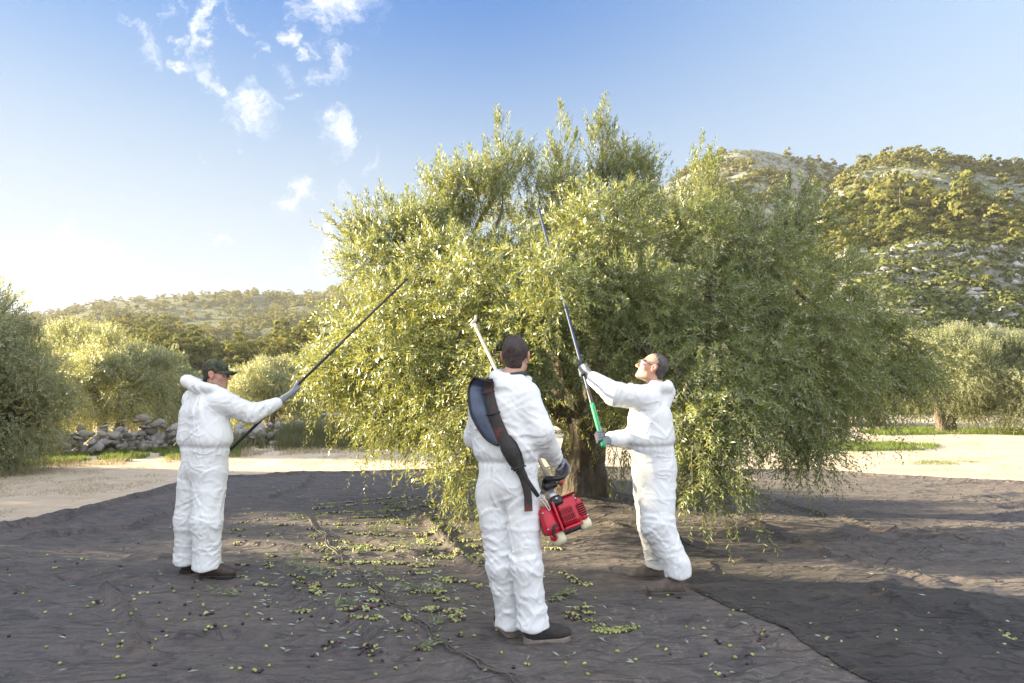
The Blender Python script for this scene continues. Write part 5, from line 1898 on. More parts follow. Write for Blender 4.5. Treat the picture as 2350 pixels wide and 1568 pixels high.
# ================================================= man in the cap (left)
def man_left():
    J = dict(head=pix(495, 861, 5.64), neck=pix(478, 903, 5.66), chest=pix(468, 952, 5.68), waist=pix(471, 1026, 5.68), pelvis=pix(470, 1068, 5.68),
             shR=pix(506, 921, 5.58), shL=pix(446, 918, 5.84), elR=pix(578, 950, 5.70), wrR=pix(634, 926, 5.92), elL=pix(456, 1000, 6.02), wrL=pix(488, 1040, 5.92),
             hipR=pix(482, 1092, 5.64), hipL=pix(448, 1092, 5.74), knR=pix(474, 1196, 5.60), knL=pix(436, 1196, 5.76), anR=pix(474, 1290, 5.62), anL=pix(430, 1278, 5.80))
    r = dict(cw=.085, ww=.075, pw=.06, chest=.150, blouse=.162, waist=.140, hip=.150, sh=.094, el=.078, wr=.050, thigh=.132, knee=.118, ankle=.100, hem=.108)
    hd = [(pix(432, 876, 5.66), pix(452, 886, 5.60), .058, .056), (pix(452, 886, 5.60), pix(492, 893, 5.54), .052, .030), (pix(492, 893, 5.54), pix(516, 902, 5.60), .030, .028), (pix(428, 874, 5.74), pix(470, 884, 5.76), .052, .04)]
    P0, P1 = pix(508, 1052, 5.86), pix(935, 640, 6.40)
    ax = unit(P1 - P0)
    gR = P0 + (P1 - P0) * .365; gL = P0 + (P1 - P0) * .012
    root, off, Rh, hc, J = make_man('man in a white hooded coverall with a camouflage cap holding a long black pole', (J['pelvis'][0], J['pelvis'][1]), J, r, hd, (.50, .30, .22), .35,
                                    (.985, .06, -.02), (0, 0, 1), J['waist'][2], (J['knR'][2] + .25, J['knR'][2] + .01, .25), [(gR, ax, 'R', 1, .013), (gL, ax, 'L', -1, .013)], 40)
    # camouflage cap
    m, N, b = mat_new('camouflage_cloth')
    tc = N.new('ShaderNodeTexCoord').outputs['Object']
    n = N.noise(tc, 19, 2, .5, .6)
    c = N.ramp(n, [(0, (.022, .024, .020)), (.44, (.040, .048, .026)), (.54, (.080, .088, .045)), (.63, (.055, .042, .026))], 'CONSTANT')
    N.l.new(c, b.inputs['Base Color']); b.inputs['Roughness'].default_value = .9
    def fc(P):
        Q = (P - hc.astype(np.float32)) @ Rh.astype(np.float32)
        d = sd_ell(Q, (0, -.008, .040), (.084, .106, .098))
        d = smax(d, .030 + .10 * np.minimum(Q[:, 1], 0) * 1.0 + .02 * (Q[:, 1] < -.06) * 0 - Q[:, 2], .006)
        d = smax(d, -(sd_ell(Q, (0, -.012, .030), (.074, .094, .088))), .004)
        d += .0025 * np.abs(np.sin(np.arctan2(Q[:, 0], Q[:, 1] + .008) * 3)) ** .5 - .001 + .002 * vnoise(Q, 30, 4)
        return d
    V, Q = surface_nets(fc, *[axis(hc[i] - .16, hc[i] + .17, .0042) for i in range(3)])
    cap = obj('cap', mesh_np('cap', V - off, Q, m, True), root)
    # visor
    mb = MB()
    n = 17
    a = np.linspace(-1.15, 1.15, n)
    inn = np.stack([np.sin(a) * .080, np.cos(a) * .092 - .006, .040 - .012 * (np.abs(a) / 1.15) ** 2], 1)
    out_ = np.stack([np.sin(a) * .083, .090 + np.cos(a) ** .8 * .085 - .03 * (np.abs(a) / 1.15), .036 - .028 * (np.abs(a) / 1.15) ** 2 - .008], 1)
    rows = [inn, inn * .5 + out_ * .5 + np.array([0, 0, .004]), out_]
    T = np.concatenate([hc + q @ Rh.T - off for q in rows])
    Bt = T - Rh[:, 2] * .0045
    V = np.concatenate([T, Bt]); i = np.arange(n - 1)
    F = []
    for rr_ in range(2):
        F.append(np.stack([i + rr_ * n, i + 1 + rr_ * n, i + 1 + (rr_ + 1) * n, i + (rr_ + 1) * n], 1))
        F.append(np.stack([i + rr_ * n, i + (rr_ + 1) * n, i + 1 + (rr_ + 1) * n, i + 1 + rr_ * n], 1) + 3 * n)
    F.append(np.stack([i + 2 * n, i + 1 + 2 * n, i + 1 + 5 * n, i + 5 * n], 1))
    mb.add(V, np.concatenate(F))
    obj('visor', mb.mesh('visor', m, True), cap)
    hair_mesh(root, off, Rh, hc, hair_material('dark_hair', (.015, .011, .008), (.05, .038, .03)), 'short', 60)
    glasses(root, off, Rh, hc, simple('black_plastic', (.012, .012, .013), .35))
    up = simple('dark_brown_leather', (.045, .030, .026), .6, 0, .4, 30, .4)
    bm_ = boot_meshes('boot', up, simple('brown_black_rubber', (.022, .017, .016), .75, 0, .3, 30, .3))
    lc = simple('brown_laces', (.09, .06, .045), .8)
    put_boot(root, off, 'boot', bm_, lc, J['anR'], -math.pi / 2 + .06)
    put_boot(root, off, 'boot', bm_, lc, J['anL'], -math.pi / 2 + .1)
    # the pole
    pole = thing('beating_pole', 'long glossy black telescopic pole held by the man in the cap', 'pole', P0)
    black = simple('black_lacquer', (.010, .010, .011), .35, 0, .2, 60)
    mb = MB(); add_tube(mb, np.linspace(0, 1, 14)[:, None] * (P1 - P0) * .62, np.linspace(.0135, .013, 14), 12)
    obj('shaft', mb.mesh('pole_shaft', black, True), pole)
    mb = MB(); add_tube(mb, (np.linspace(.60, 1, 10)[:, None]) * (P1 - P0), np.linspace(.0108, .0098, 10), 12)
    obj('upper_shaft', mb.mesh('upper_shaft', black, True), pole)
    mb = MB(); add_tube(mb, np.array([.595, .60, .625, .63])[:, None] * (P1 - P0), np.array([.0135, .0165, .0165, .013]), 12)
    obj('clamp_collar', mb.mesh('clamp', simple('grey_plastic', (.06, .06, .065), .5), True), pole)
    mb = MB(); add_tube(mb, np.array([-.004, 0, .012, .014])[:, None] * (P1 - P0), np.array([.011, .0155, .0155, .0135]), 12)
    obj('end_cap', mb.mesh('end_cap', simple('rubber_cap', (.02, .02, .02), .8), True), pole)


man_left()


# ================================================= man with the engine (middle)
def man_middle():
    J = dict(head=pix(1183, 818, 4.14), neck=pix(1176, 872, 4.10), chest=pix(1152, 950, 4.13), waist=pix(1167, 1060, 4.13), pelvis=pix(1164, 1108, 4.13),
             shL=pix(1117, 915, 4.18), shR=pix(1204, 910, 4.06), elL=pix(1096, 1000, 4.36), wrL=pix(1140, 1008, 4.60), elR=pix(1240, 992, 4.02), wrR=pix(1271, 1050, 4.22),
             hipL=pix(1131, 1140, 4.16), hipR=pix(1197, 1140, 4.10), knL=pix(1152, 1300, 4.16), knR=pix(1208, 1300, 4.06), anL=pix(1172, 1416, 4.22), anR=pix(1222, 1420, 4.07))
    r = dict(cw=.07, ww=.055, pw=.05, chest=.136, blouse=.136, waist=.120, hip=.132, sh=.088, el=.080, wr=.056, thigh=.105, knee=.090, ankle=.080, hem=.096)
    hd = [(pix(1140, 868, 4.06), pix(1195, 872, 4.04), .042, .034), (pix(1138, 866, 4.08), pix(1150, 860, 4.2), .04, .035), (pix(1205, 876, 4.08), pix(1212, 872, 4.2), .028, .026), (pix(1150, 885, 4.03), pix(1200, 892, 4.03), .04, .034)]
    E0, E1 = pix(1262, 1106, 4.24), pix(1092, 752, 5.75)
    ax = unit(E1 - E0)
    gL = E0 + (E1 - E0) * .24
    root, off, Rh, hc, J = make_man('young man from behind in white coverall, short dark hair, carrying the red engine', (J['pelvis'][0], J['pelvis'][1]), J, r, hd, (.52, .30, .22), .2,
                                    (.22, .97, .06), (0, 0, 1), J['waist'][2], (J['knR'][2] + .22, .30), [(gL, ax, 'L', -1, .014), (pix(1288, 1078, 4.26), unit(np.array([.5, .6, -.6])), 'R', 1, .016)], 50)
    hair_mesh(root, off, Rh, hc, hair_material('short_brown_hair', (.016, .010, .009), (.055, .038, .034)), 'short', 70)
    # inner dark collar at the nape
    mb = MB()
    nk = J['neck']
    th = np.linspace(0, 2 * np.pi, 25)
    ring = np.stack([np.cos(th) * .066 + nk[0] + .006, np.sin(th) * .070 + nk[1] + .012, nk[2] + .028 + .012 * np.cos(th)], 1) - off
    add_tube(mb, ring, .014, 8, False)
    obj('shirt_collar', mb.mesh('shirt_collar', simple('grey_shirt', (.05, .06, .065), .9, 0, .3, 60, .3), True), root)
    up = simple('black_grey_mesh_fabric', (.030, .027, .026), .75, 0, .5, 45, .4)
    bm_ = boot_meshes('shoe', up, simple('pale_brown_rubber', (.20, .165, .14), .8, 0, .3, 30, .3))
    lc = simple('yellow_laces', (.50, .44, .07), .8)
    put_boot(root, off, 'shoe', bm_, lc, J['anR'], -math.pi / 2 + .30)
    put_boot(root, off, 'shoe', bm_, lc, J['anL'], .35)
    return E0, E1


E0, E1 = man_middle()


# ================================================= man with the green grip (right)
def man_right():
    J = dict(head=pix(1497, 846, 5.30), neck=pix(1508, 890, 5.30), chest=pix(1493, 962, 5.34), waist=pix(1494, 1022, 5.34), pelvis=pix(1502, 1066, 5.34),
             shL=pix(1484, 915, 5.20), shR=pix(1490, 918, 5.50), elL=pix(1412, 905, 5.14), wrL=pix(1364, 871, 5.27), elR=pix(1474, 1008, 5.50), wrR=pix(1404, 1008, 5.12),
             hipL=pix(1506, 1092, 5.28), hipR=pix(1494, 1092, 5.42), knL=pix(1510, 1208, 5.18), knR=pix(1500, 1206, 5.46), anL=pix(1556, 1306, 5.13), anR=pix(1508, 1286, 5.56))
    r = dict(cw=.075, ww=.06, pw=.055, chest=.165, blouse=.168, waist=.150, hip=.158, sh=.098, el=.086, wr=.058, thigh=.148, knee=.122, ankle=.090, hem=.092)
    hd = [(pix(1500, 884, 5.22), pix(1532, 890, 5.26), .036, .045), (pix(1530, 885, 5.28), pix(1538, 898, 5.34), .045, .042), (pix(1480, 892, 5.24), pix(1505, 895, 5.2), .03, .035), (pix(1535, 902, 5.30), pix(1520, 925, 5.3), .05, .07)]
    P0, P1 = pix(1386, 1027, 4.93), pix(1235, 475, 6.7)
    ax = unit(P1 - P0)
    def on(v):
        t = np.linspace(0, 1, 400)
        Q = P0 + t[:, None] * (P1 - P0)
        b = (Q[:, 2] - CAM_Z) / Q[:, 1]
        want = pix(1300, v, 1.0)[2] - CAM_Z
        return Q[np.argmin(np.abs(b - want))]
    gL, gR = on(853), on(1003)
    root, off, Rh, hc, J = make_man('man in a white coverall looking up, raising the pole with the green grip', (J['pelvis'][0], J['pelvis'][1]), J, r, hd, (.52, .31, .23), .15,
                                    (-.90, .10, .42), (.42, 0, .9), J['waist'][2], (J['knL'][2] + .2,), [(gL, ax, 'L', -1, .013), (gR, ax, 'R', 1, .0175)], 61)
    hair_mesh(root, off, Rh, hc, hair_material('grey_brown_hair', (.028, .022, .020), (.10, .085, .08)), 'receding', 80)
    glasses(root, off, Rh, hc, simple('dark_glasses_frame', (.02, .02, .025), .35))
    up = simple('taupe_suede', (.12, .095, .080), .85, 0, .3, 30, .4)
    bm_ = boot_meshes('boot', up, simple('taupe_rubber', (.085, .07, .06), .85, 0, .3, 30, .3))
    lc = simple('taupe_laces', (.10, .08, .07), .8)
    put_boot(root, off, 'boot', bm_, lc, J['anL'], math.pi / 2 + .05)
    put_boot(root, off, 'boot', bm_, lc, J['anR'], math.pi / 2 + .02)
    pole = thing('beating_pole', 'blue black pole with a green grip raised into the big tree', 'pole', P0)
    D = P1 - P0
    blue = simple('blue_black_lacquer', (.018, .035, .095), .45, 0, .3, 30)
    mb = MB(); add_tube(mb, np.linspace(.12, 1, 16)[:, None] * D, np.linspace(.0128, .0115, 16), 12)
    obj('shaft', mb.mesh('pole_shaft', blue, True), pole)
    k = .135
    mb = MB(); add_tube(mb, np.linspace(0, k, 16)[:, None] * D, .0172 + .0008 * np.sin(np.arange(16) * 2.1), 12)
    obj('grip', mb.mesh('green_grip', simple('green_rubber', (.012, .30, .13), .5, 0, .2, 50, .2), True), pole)
    mb = MB(); add_tube(mb, np.array([k, k + .003, k + .045, k + .05])[:, None] * D, np.array([.014, .0152, .0150, .013]), 12)
    obj('collar', mb.mesh('collar', simple('dark_collar', (.02, .022, .03), .4), True), pole)


man_right()


# ================================================= the motor shaker carried by the middle man
from mathutils.bvhtree import BVHTree


def make_engine():
    root = thing('branch_shaker', 'branch shaker with red engine and grey shaft at the middle man\'s hip', 'shaker tool', E0)
    o0 = np.asarray(E0)
    red = simple('red_plastic', (.46, .012, .030), .32, 0, .12, 20, .05)
    blk = simple('black_plastic', (.014, .014, .016), .42, 0, .2, 30, .05)
    cream = simple('cream_tank', (.62, .58, .40), .4, 0, .12, 14)
    metal = simple('cast_metal', (.45, .45, .44), .38, .8, .25, 40)
    dark = simple('grille_dark', (.008, .008, .008), .9)
    roll = R(20); tilt = R(-12); yaw = R(8)
    M = (Matrix.Rotation(yaw, 3, 'Z') @ Matrix.Rotation(-roll, 3, 'Y') @ Matrix.Rotation(tilt, 3, 'X'))
    Rm = np.array(M)
    C = pix(1287, 1184, 4.10) - o0
    def L(p): return C + Rm @ np.asarray(p, float)
    def part(name, pieces, mat, parent=root):
        mb = MB()
        for (c, s, b, *tp) in pieces: bevel_box(mb, L(c), s, b, Rm, 0, *(tp or [1.0]))
        return obj(name, mb.mesh(name, mat, True), parent)
    fan = part('fan_housing', [((-.082, .0, .0), (.105, .18, .165), .030, .82)], red)
    part('housing_rim', [((-.030, .0, .004), (.014, .19, .178), .006)], red, fan)
    cyl = part('cylinder_cover', [((.045, .005, .012), (.135, .175, .160), .022, .90)], red)
    part('side_cover', [((.115, .0, -.004), (.050, .165, .135), .020, .85)], red)
    # slotted grilles: dark well with red bars standing proud
    w = part('grille_well', [((.028, -.084, -.008), (.078, .006, .086), .002)], dark, cyl)
    for k in range(8):
        part('grille_bar', [((-.004 + k * .0092, -.089, -.008), (.0042, .008, .088), .0015)], red, cyl)
    for k in range(3):
        part('grille_crossbar', [((.028, -.090, .030 - k * .036), (.080, .007, .0045), .0015)], red, cyl)
    part('vent_well', [((.075, -.02, .092), (.090, .10, .006), .002)], dark, cyl)
    for k in range(9):
        part('vent_bar', [((.036 + k * .0105, -.024, .0975), (.005, .11, .009), .002)], red, cyl)
    part('side_vent_well', [((.117, -.083, -.006), (.040, .006, .075), .002)], dark, cyl)
    for k in range(6):
        part('side_vent_bar', [((.117, -.088, -.036 + k * .0125), (.044, .008, .0048), .0015)], red, cyl)
    top = part('air_filter_cover', [((-.002, -.045, .088), (.088, .095, .062), .022, .82)], blk)
    mb = MB(); add_tube(mb, [L((-.002, -.094, .098)), L((-.002, -.106, .100))], .0085, 10)
    obj('knob', mb.mesh('knob', metal, True), top)
    mb = MB(); add_tube(mb, [L((-.004, .0, .10)), L((-.004, .03, .13)), np.zeros(3) + (L((-.004, .03, .13)) * .3), np.zeros(3)], [.036, .030, .026, .020], 12)
    obj('clutch_housing', mb.mesh('clutch', metal, True), root)
    part('crankcase', [((.025, .01, -.088), (.150, .13, .046), .012)], blk)
    part('guard_bar', [((.040, -.083, -.078), (.112, .016, .018), .006)], red)
    tank = part('fuel_tank', [((-.062, -.005, -.112), (.085, .12, .075), .024)], cream)
    part('oil_tank', [((.112, -.005, -.092), (.072, .125, .062), .020)], cream)
    mb = MB(); add_tube(mb, [L((-.092, -.060, -.096)), L((-.094, -.088, -.098))], .021, 14)
    obj('tank_cap', mb.mesh('tank_cap', red, True), tank)
    mb = MB(); add_tube(mb, smooth_path([L(q) for q in ((-.050, -.10, -.038), (-.075, -.112, -.045), (-.094, -.106, -.075), (-.088, -.10, -.098))], 14), .0085, 8)
    obj('starter_grip', mb.mesh('starter_grip', blk, True), root)
    for (x, z) in ((-.105, .050), (-.110, -.045), (.104, .062), (.135, -.05)):
        mb = MB(); add_tube(mb, [L((x, -.082, z)), L((x, -.091, z))], .0055, 8)
        obj('screw', mb.mesh('screw', metal, True), root)
    # loop handle and throttle housing
    H = [pix(*q) - o0 for q in ((1249, 1120, 4.20), (1252, 1100, 4.16), (1272, 1099, 4.10), (1292, 1094, 4.12), (1300, 1076, 4.20), (1289, 1062, 4.28), (1262, 1060, 4.34))]
    mb = MB(); add_tube(mb, smooth_path(H, 30), .0155, 10)
    obj('handle', mb.mesh('handle', blk, True), root)
    mb = MB()
    bevel_box(mb, pix(1262, 1114, 4.18) - o0, (.085, .07, .05), .016, Rm)
    obj('throttle_housing', mb.mesh('throttle', blk, True), root)
    mb = MB(); add_tube(mb, [pix(1286, 1112, 4.15) - o0, pix(1291, 1108, 4.13) - o0], .010, 8)
    obj('stop_switch', mb.mesh('stop_switch', red, True), root)
    # shaft and hook
    grey = simple('grey_aluminium_tube', (.44, .38, .29), .55, .1, .15, 18)
    D = np.asarray(E1) - o0
    mb = MB(); add_tube(mb, np.linspace(0, 1, 16)[:, None] * D, .0135, 12)
    obj('shaft', mb.mesh('shaker_shaft', grey, True), root)
    hk = [D * .985, D + (np.array([-.004, .02, .02])), pix(1085, 748, 5.8) - o0, pix(1084, 741, 5.82) - o0, pix(1091, 735, 5.84) - o0, pix(1092, 725, 5.86) - o0]
    mb = MB(); add_tube(mb, smooth_path(hk, 20), np.linspace(.017, .012, 20), 10)
    obj('hook', mb.mesh('hook', grey, True), root)


make_engine()


def make_harness():
    # drape the strap on the back of the coverall
    suit = [o for o in bpy.data.objects if o.name.startswith('coverall')][1]
    m = suit.data
    off = np.array(suit.parent.location[:])
    V = np.empty(len(m.vertices) * 3, np.float32); m.vertices.foreach_get('co', V)
    V = V.reshape(-1, 3) + off
    bvh = BVHTree.FromPolygons(V.tolist(), [p.vertices[:] for p in m.polygons])
    o0 = pix(1150, 980, 3.95)
    root = thing('shoulder_harness', 'black and blue padded shoulder strap slung across the middle man\'s back', 'harness', o0)
    last = [3.97]
    def onto(u, v, lift):
        d = pix(u, v, 1.0) - np.array([0, 0, CAM_Z])
        n = Vector(d).normalized()
        hit = bvh.ray_cast(Vector((0, 0, CAM_Z)), n)
        if hit[0] is not None and hit[0].y < 4.6:
            last[0] = .5 * last[0] + .5 * hit[0].y
        return pix(u, v, last[0]) - Vector(d).normalized() * np.array(lift) - o0
    def ribbon(name, path, widths, lift, mat, thick=.010, n=46, across=7, edge=None, edge_r=.006, parent=root):
        P = smooth_path(np.array([(u, v, 0) for u, v in path]), n)
        Wd = np.interp(np.linspace(0, 1, n), np.linspace(0, 1, len(widths)), widths)
        T = unit(np.gradient(P, axis=0)); S = np.stack([-T[:, 1], T[:, 0], 0 * T[:, 0]], 1)
        G = np.zeros((n, across, 3))
        last[0] = 4.0
        Yc = []
        for i in range(n):
            Yc.append(onto(P[i, 0], P[i, 1], lift))
        Yc = np.array(Yc)
        k = np.ones(7) / 7
        for c in range(3): Yc[:, c] = np.convolve(np.pad(Yc[:, c], 3, mode='edge'), k, 'valid')
        for i in range(n):
            dep = Yc[i, 1] + o0[1]
            for j in range(across):
                q = (j / (across - 1) - .5) * Wd[i]
                G[i, j] = pix(P[i, 0] + S[i, 0] * q, P[i, 1] + S[i, 1] * q, dep + .25 * (abs(q) / 390) * 1.0) - o0
        nrm = np.array([0, -1.0, 0.08])
        bulge = (1 - (2 * np.arange(across) / (across - 1) - 1) ** 2) * thick * .6
        Tt = G + nrm * (thick * .5 + bulge[None, :, None]); Bt = G - nrm * thick * .5
        mb = MB()
        VV = np.concatenate([Tt.reshape(-1, 3), Bt.reshape(-1, 3)])
        i = np.arange(n - 1)[:, None] * across + np.arange(across - 1)[None]
        q = np.stack([i, i + across, i + across + 1, i + 1], -1).reshape(-1, 4)
        N_ = n * across
        ii = np.arange(n - 1) * across
        e1 = np.stack([ii, ii + N_, ii + across + N_, ii + across], 1); e2 = np.stack([ii + across - 1, ii + 2 * across - 1, ii + 2 * across - 1 + N_, ii + across - 1 + N_], 1)
        jj = np.arange(across - 1)
        e3 = np.stack([jj, jj + 1, jj + 1 + N_, jj + N_], 1); e4 = e3 + (n - 1) * across
        mb.add(VV, np.concatenate([q, q[:, ::-1] + N_, e1, e2, e3, e4]))
        o = obj(name, mb.mesh(name, mat, True), parent)
        if edge is not None:
            loop = np.concatenate([Tt[:, 0], Tt[::-1, -1], Tt[:1, 0]])
            mb = MB(); add_tube(mb, loop, edge_r, 6)
            obj('piping', mb.mesh('piping', edge, True), o)
        return G
    web = simple('black_webbing', (.030, .027, .026), .75, 0, .4, 50, .4)
    m_, N, b = mat_new('stained_webbing')
    tc = N.new('ShaderNodeTexCoord').outputs['Object']
    c = N.mix(N.maprange(N.noise(tc, 16, 4, .6), .5, .68), (.032, .028, .027), (.16, .035, .025))
    c = N.mix(N.maprange(N.noise(tc, 120, 3, .6), .6, .75, 0, .5), c, (.12, .10, .09))
    N.l.new(c, b.inputs['Base Color']); b.inputs['Roughness'].default_value = .8
    N.l.new(N.bump(N.noise(tc, 200, 2), .4, .004), b.inputs['Normal'])
    blue = simple('blue_grey_pad', (.055, .075, .125), .42, 0, .35, 14, .12)
    ribbon('pad', [(1110, 872), (1103, 900), (1110, 945), (1130, 990), (1150, 1014)], [44, 56, 58, 46, 26], .022, blue, .016, 40, 9, web, .0075)
    ribbon('webbing', [(1120, 870), (1123, 905), (1135, 955), (1152, 1000), (1164, 1022), (1178, 1050), (1190, 1078)], [22, 24, 26, 30, 30, 30, 24], .040, m_, .008, 46, 5)
    ribbon('lower_pad', [(1158, 1006), (1168, 1026), (1180, 1050), (1192, 1076)], [26, 38, 36, 24], .036, web, .016, 24, 7, web, .005)
    ribbon('tail_strap', [(1193, 1078), (1203, 1100), (1211, 1135), (1213, 1174)], [22, 20, 18, 19], .040, m_, .004, 24, 4)
    G = ribbon('lower_strap', [(1194, 1078), (1210, 1104), (1230, 1132), (1236, 1140)], [16, 12, 10, 9], .046, web, .005, 20, 4)
    for (u, v, w) in ((1120, 902, 30), (1132, 950, 32), (1190, 1074, 34)):
        mb = MB()
        P = [onto(u - w / 2, v + 3, .062), onto(u, v, .066), onto(u + w / 2, v - 5, .062)]
        add_tube(mb, P, .0055, 6)
        obj('keeper', mb.mesh('keeper', web, True), root)
    steel = simple('steel_wire', (.6, .6, .6), .28, 1.0)
    e = G[-1].mean(0)
    def cpx(u, v): return pix(u, v, 4.02) - o0
    mb = MB(); th = np.linspace(0, 2 * np.pi, 17)
    c0 = cpx(1243, 1142)
    add_tube(mb, np.stack([c0[0] + .016 * np.cos(th), c0[1] + .004 * np.sin(th), c0[2] + .014 * np.sin(th)], 1), .0028, 6, False)
    obj('ring', mb.mesh('ring', steel, True), root)
    mb = MB()
    add_tube(mb, smooth_path([cpx(*q) for q in ((1240, 1138), (1250, 1146), (1262, 1166), (1260, 1172), (1252, 1160), (1242, 1146), (1240, 1138))], 26), .0034, 6)
    obj('snap_hook', mb.mesh('snap_hook', steel, True), root)


make_harness()


# ================================================= olives, sprigs and leaves on the net
def crop5(x, y): return (700 + x * .3495) * .94, (1120 + y * .3495) * .94
def crop4(x, y): return x * .383 * .94, (1120 + y * .383) * .94
def crop6(x, y): return (1400 + x * .468) * .94, (1200 + y * .468) * .94


ROWS = [((220, 345), (660, 300), 75, 6), ((180, 380), (640, 330), 70, 6), ((230, 415), (690, 375), 75, 7), ((390, 445), (760, 410), 60, 8), ((270, 490), (680, 465), 60, 8), ((440, 530), (780, 560), 60, 9),
        ((690, 300), (960, 290), 40, 8), ((690, 380), (1000, 350), 90, 16), ((690, 340), (930, 310), 40, 7), ((740, 440), (930, 500), 50, 14), ((950, 430), (1130, 440), 40, 10), ((1020, 320), (1110, 390), 30, 10),
        ((330, 590), (430, 600), 26, 9), ((360, 645), (600, 640), 50, 12), ((500, 620), (600, 660), 40, 14), ((640, 660), (900, 640), 50, 12), ((280, 730), (420, 755), 40, 12), ((490, 745), (690, 745), 46, 12),
        ((730, 750), (1030, 740), 70, 14), ((880, 540), (1150, 530), 80, 22), ((900, 590), (1100, 600), 60, 16), ((1000, 670), (1380, 700), 150, 26), ((1220, 630), (1330, 640), 50, 18), ((1130, 700), (1380, 730), 60, 14), ((1150, 575), (1340, 590), 40, 12),
        ((690, 850), (790, 855), 18, 9), ((1040, 850), (1110, 855), 14, 8), ((1140, 840), (1240, 870), 26, 14), ((890, 940), (1090, 960), 40, 14), ((1010, 1040), (1060, 1090), 26, 13), ((1050, 1085), (1240, 1130), 50, 16), ((1030, 1000), (1120, 1005), 14, 8),
        ((100, 890), (280, 945), 40, 10), ((20, 825), (100, 860), 14, 9), ((370, 890), (520, 895), 22, 9), ((140, 640), (240, 690), 24, 12), ((570, 1005), (660, 1010), 12, 7), ((690, 1015), (740, 1025), 10, 7), ((390, 1065), (540, 1090), 28, 12), ((410, 1110), (520, 1150), 24, 14),
        ((40, 1085), (190, 1085), 16, 7), ((570, 1140), (660, 1135), 16, 9), ((770, 1100), (900, 1140), 16, 8), ((530, 1400), (660, 1390), 16, 7), ((270, 1365), (380, 1365), 7, 5), ((910, 1345), (975, 1360), 9, 7), ((1290, 900), (1380, 915), 14, 9), ((430, 1190), (470, 1195), 5, 4), ((440, 1245), (490, 1250), 6, 4),
        ((1210, 1250), (1250, 1255), 5, 4), ((760, 1235), (800, 1240), 5, 3), ((560, 890), (660, 940), 20, 9), ((600, 900), (690, 960), 18, 10), ((840, 800), (1000, 810), 20, 9), ((1850, 830), (2160, 905), 34, 9), ((1910, 970), (2000, 960), 18, 8), ((1960, 1110), (2060, 1135), 22, 16), ((2000, 1070), (2110, 1045), 12, 10),
        ((2070, 1110), (2140, 1105), 10, 6), ((2070, 1160), (2130, 1160), 7, 5), ((1810, 665), (1920, 665), 18, 6), ((2210, 1195), (2340, 1235), 40, 14), ((1840, 1010), (1900, 1000), 12, 8), ((1660, 1470), (1690, 1475), 2, 2), ((190, 500), (300, 690), 30, 9), ((300, 780), (330, 850), 14, 8), ((240, 590), (300, 700), 18, 7)]
ROWS4 = [((1400, 345), (1700, 330), 10, 8), ((1460, 430), (1760, 405), 20, 6), ((1740, 455), (1880, 445), 18, 7), ((1480, 480), (1560, 480), 10, 7), ((1680, 500), (1760, 520), 9, 8), ((1540, 565), (1490, 565), 8, 4), ((1690, 620), (1760, 640), 12, 8), ((1700, 690), (1750, 710), 14, 12), ((1520, 690), (1580, 710), 9, 7), ((1530, 760), (1570, 775), 5, 6),
         ((1620, 815), (1740, 820), 9, 5), ((600, 925), (680, 920), 6, 5), ((870, 870), (890, 870), 2, 2), ((1280, 1000), (1350, 990), 7, 6), ((740, 1225), (760, 1255), 4, 6), ((1300, 1155), (1345, 1150), 4, 3), ((1270, 945), (1300, 950), 2, 2), ((340, 725), (375, 722), 4, 4), ((750, 710), (800, 710), 4, 3), ((1860, 870), (1920, 890), 6, 5), ((1670, 1040), (1740, 1045), 5, 4), ((1640, 1395), (1650, 1395), 3, 5), ((760, 1415), (790, 1420), 3, 4)]
ROWS6 = [((150, 715), (310, 745), 40, 22), ((2225, 790), (2300, 815), 10, 9), ((2215, 850), (2260, 850), 4, 4), ((1270, 495), (1290, 510), 4, 5), ((960, 815), (1020, 825), 5, 6), ((730, 980), (780, 990), 3, 5), ((500, 565), (560, 580), 3, 3), ((815, 640), (950, 640), 4, 4), ((900, 878), (930, 880), 3, 4), ((740, 830), (760, 835), 3, 4)]
SINGLES4 = [(300, 630), (350, 675), (520, 658), (550, 665), (490, 690), (45, 728), (60, 768), (145, 870), (95, 870), (250, 917), (288, 985), (555, 950), (725, 985), (865, 978), (975, 825), (1095, 840), (1075, 818), (1107, 862), (940, 865), (1178, 932), (1208, 1005), (1450, 940), (1575, 1012), (1625, 965), (1690, 887), (1545, 1070), (1435, 1088), (1060, 1035),
            (1035, 1122), (1058, 1168), (990, 1188), (950, 1208), (967, 1248), (650, 1232), (293, 1233), (700, 1147), (400, 1137), (378, 1343), (745, 1307), (1205, 1368), (1475, 1385), (1525, 1387), (1965, 1350), (610, 745), (630, 767), (450, 998), (1240, 800), (1505, 823), (1225, 845), (1810, 655), (1870, 855), (2060, 1050), (2110, 1073), (55, 1143), (1010, 1005)]
SINGLES6 = [(1620, 570), (1735, 538), (2255, 602), (1875, 532), (1560, 648), (1910, 717), (2030, 742), (2020, 790), (2000, 848), (1760, 838), (1690, 835), (1045, 552), (1375, 557), (1320, 806), (1350, 946), (1400, 818), (655, 450), (705, 350), (785, 450), (670, 900), (625, 768), (440, 857), (325, 918), (590, 745), (75, 993), (230, 870), (1340, 483), (2190, 218), (1405, 92), (2070, 195), (1075, 238), (2030, 265), (590, 195), (940, 570), (400, 575), (455, 595), (2270, 405), (1140, 518)]


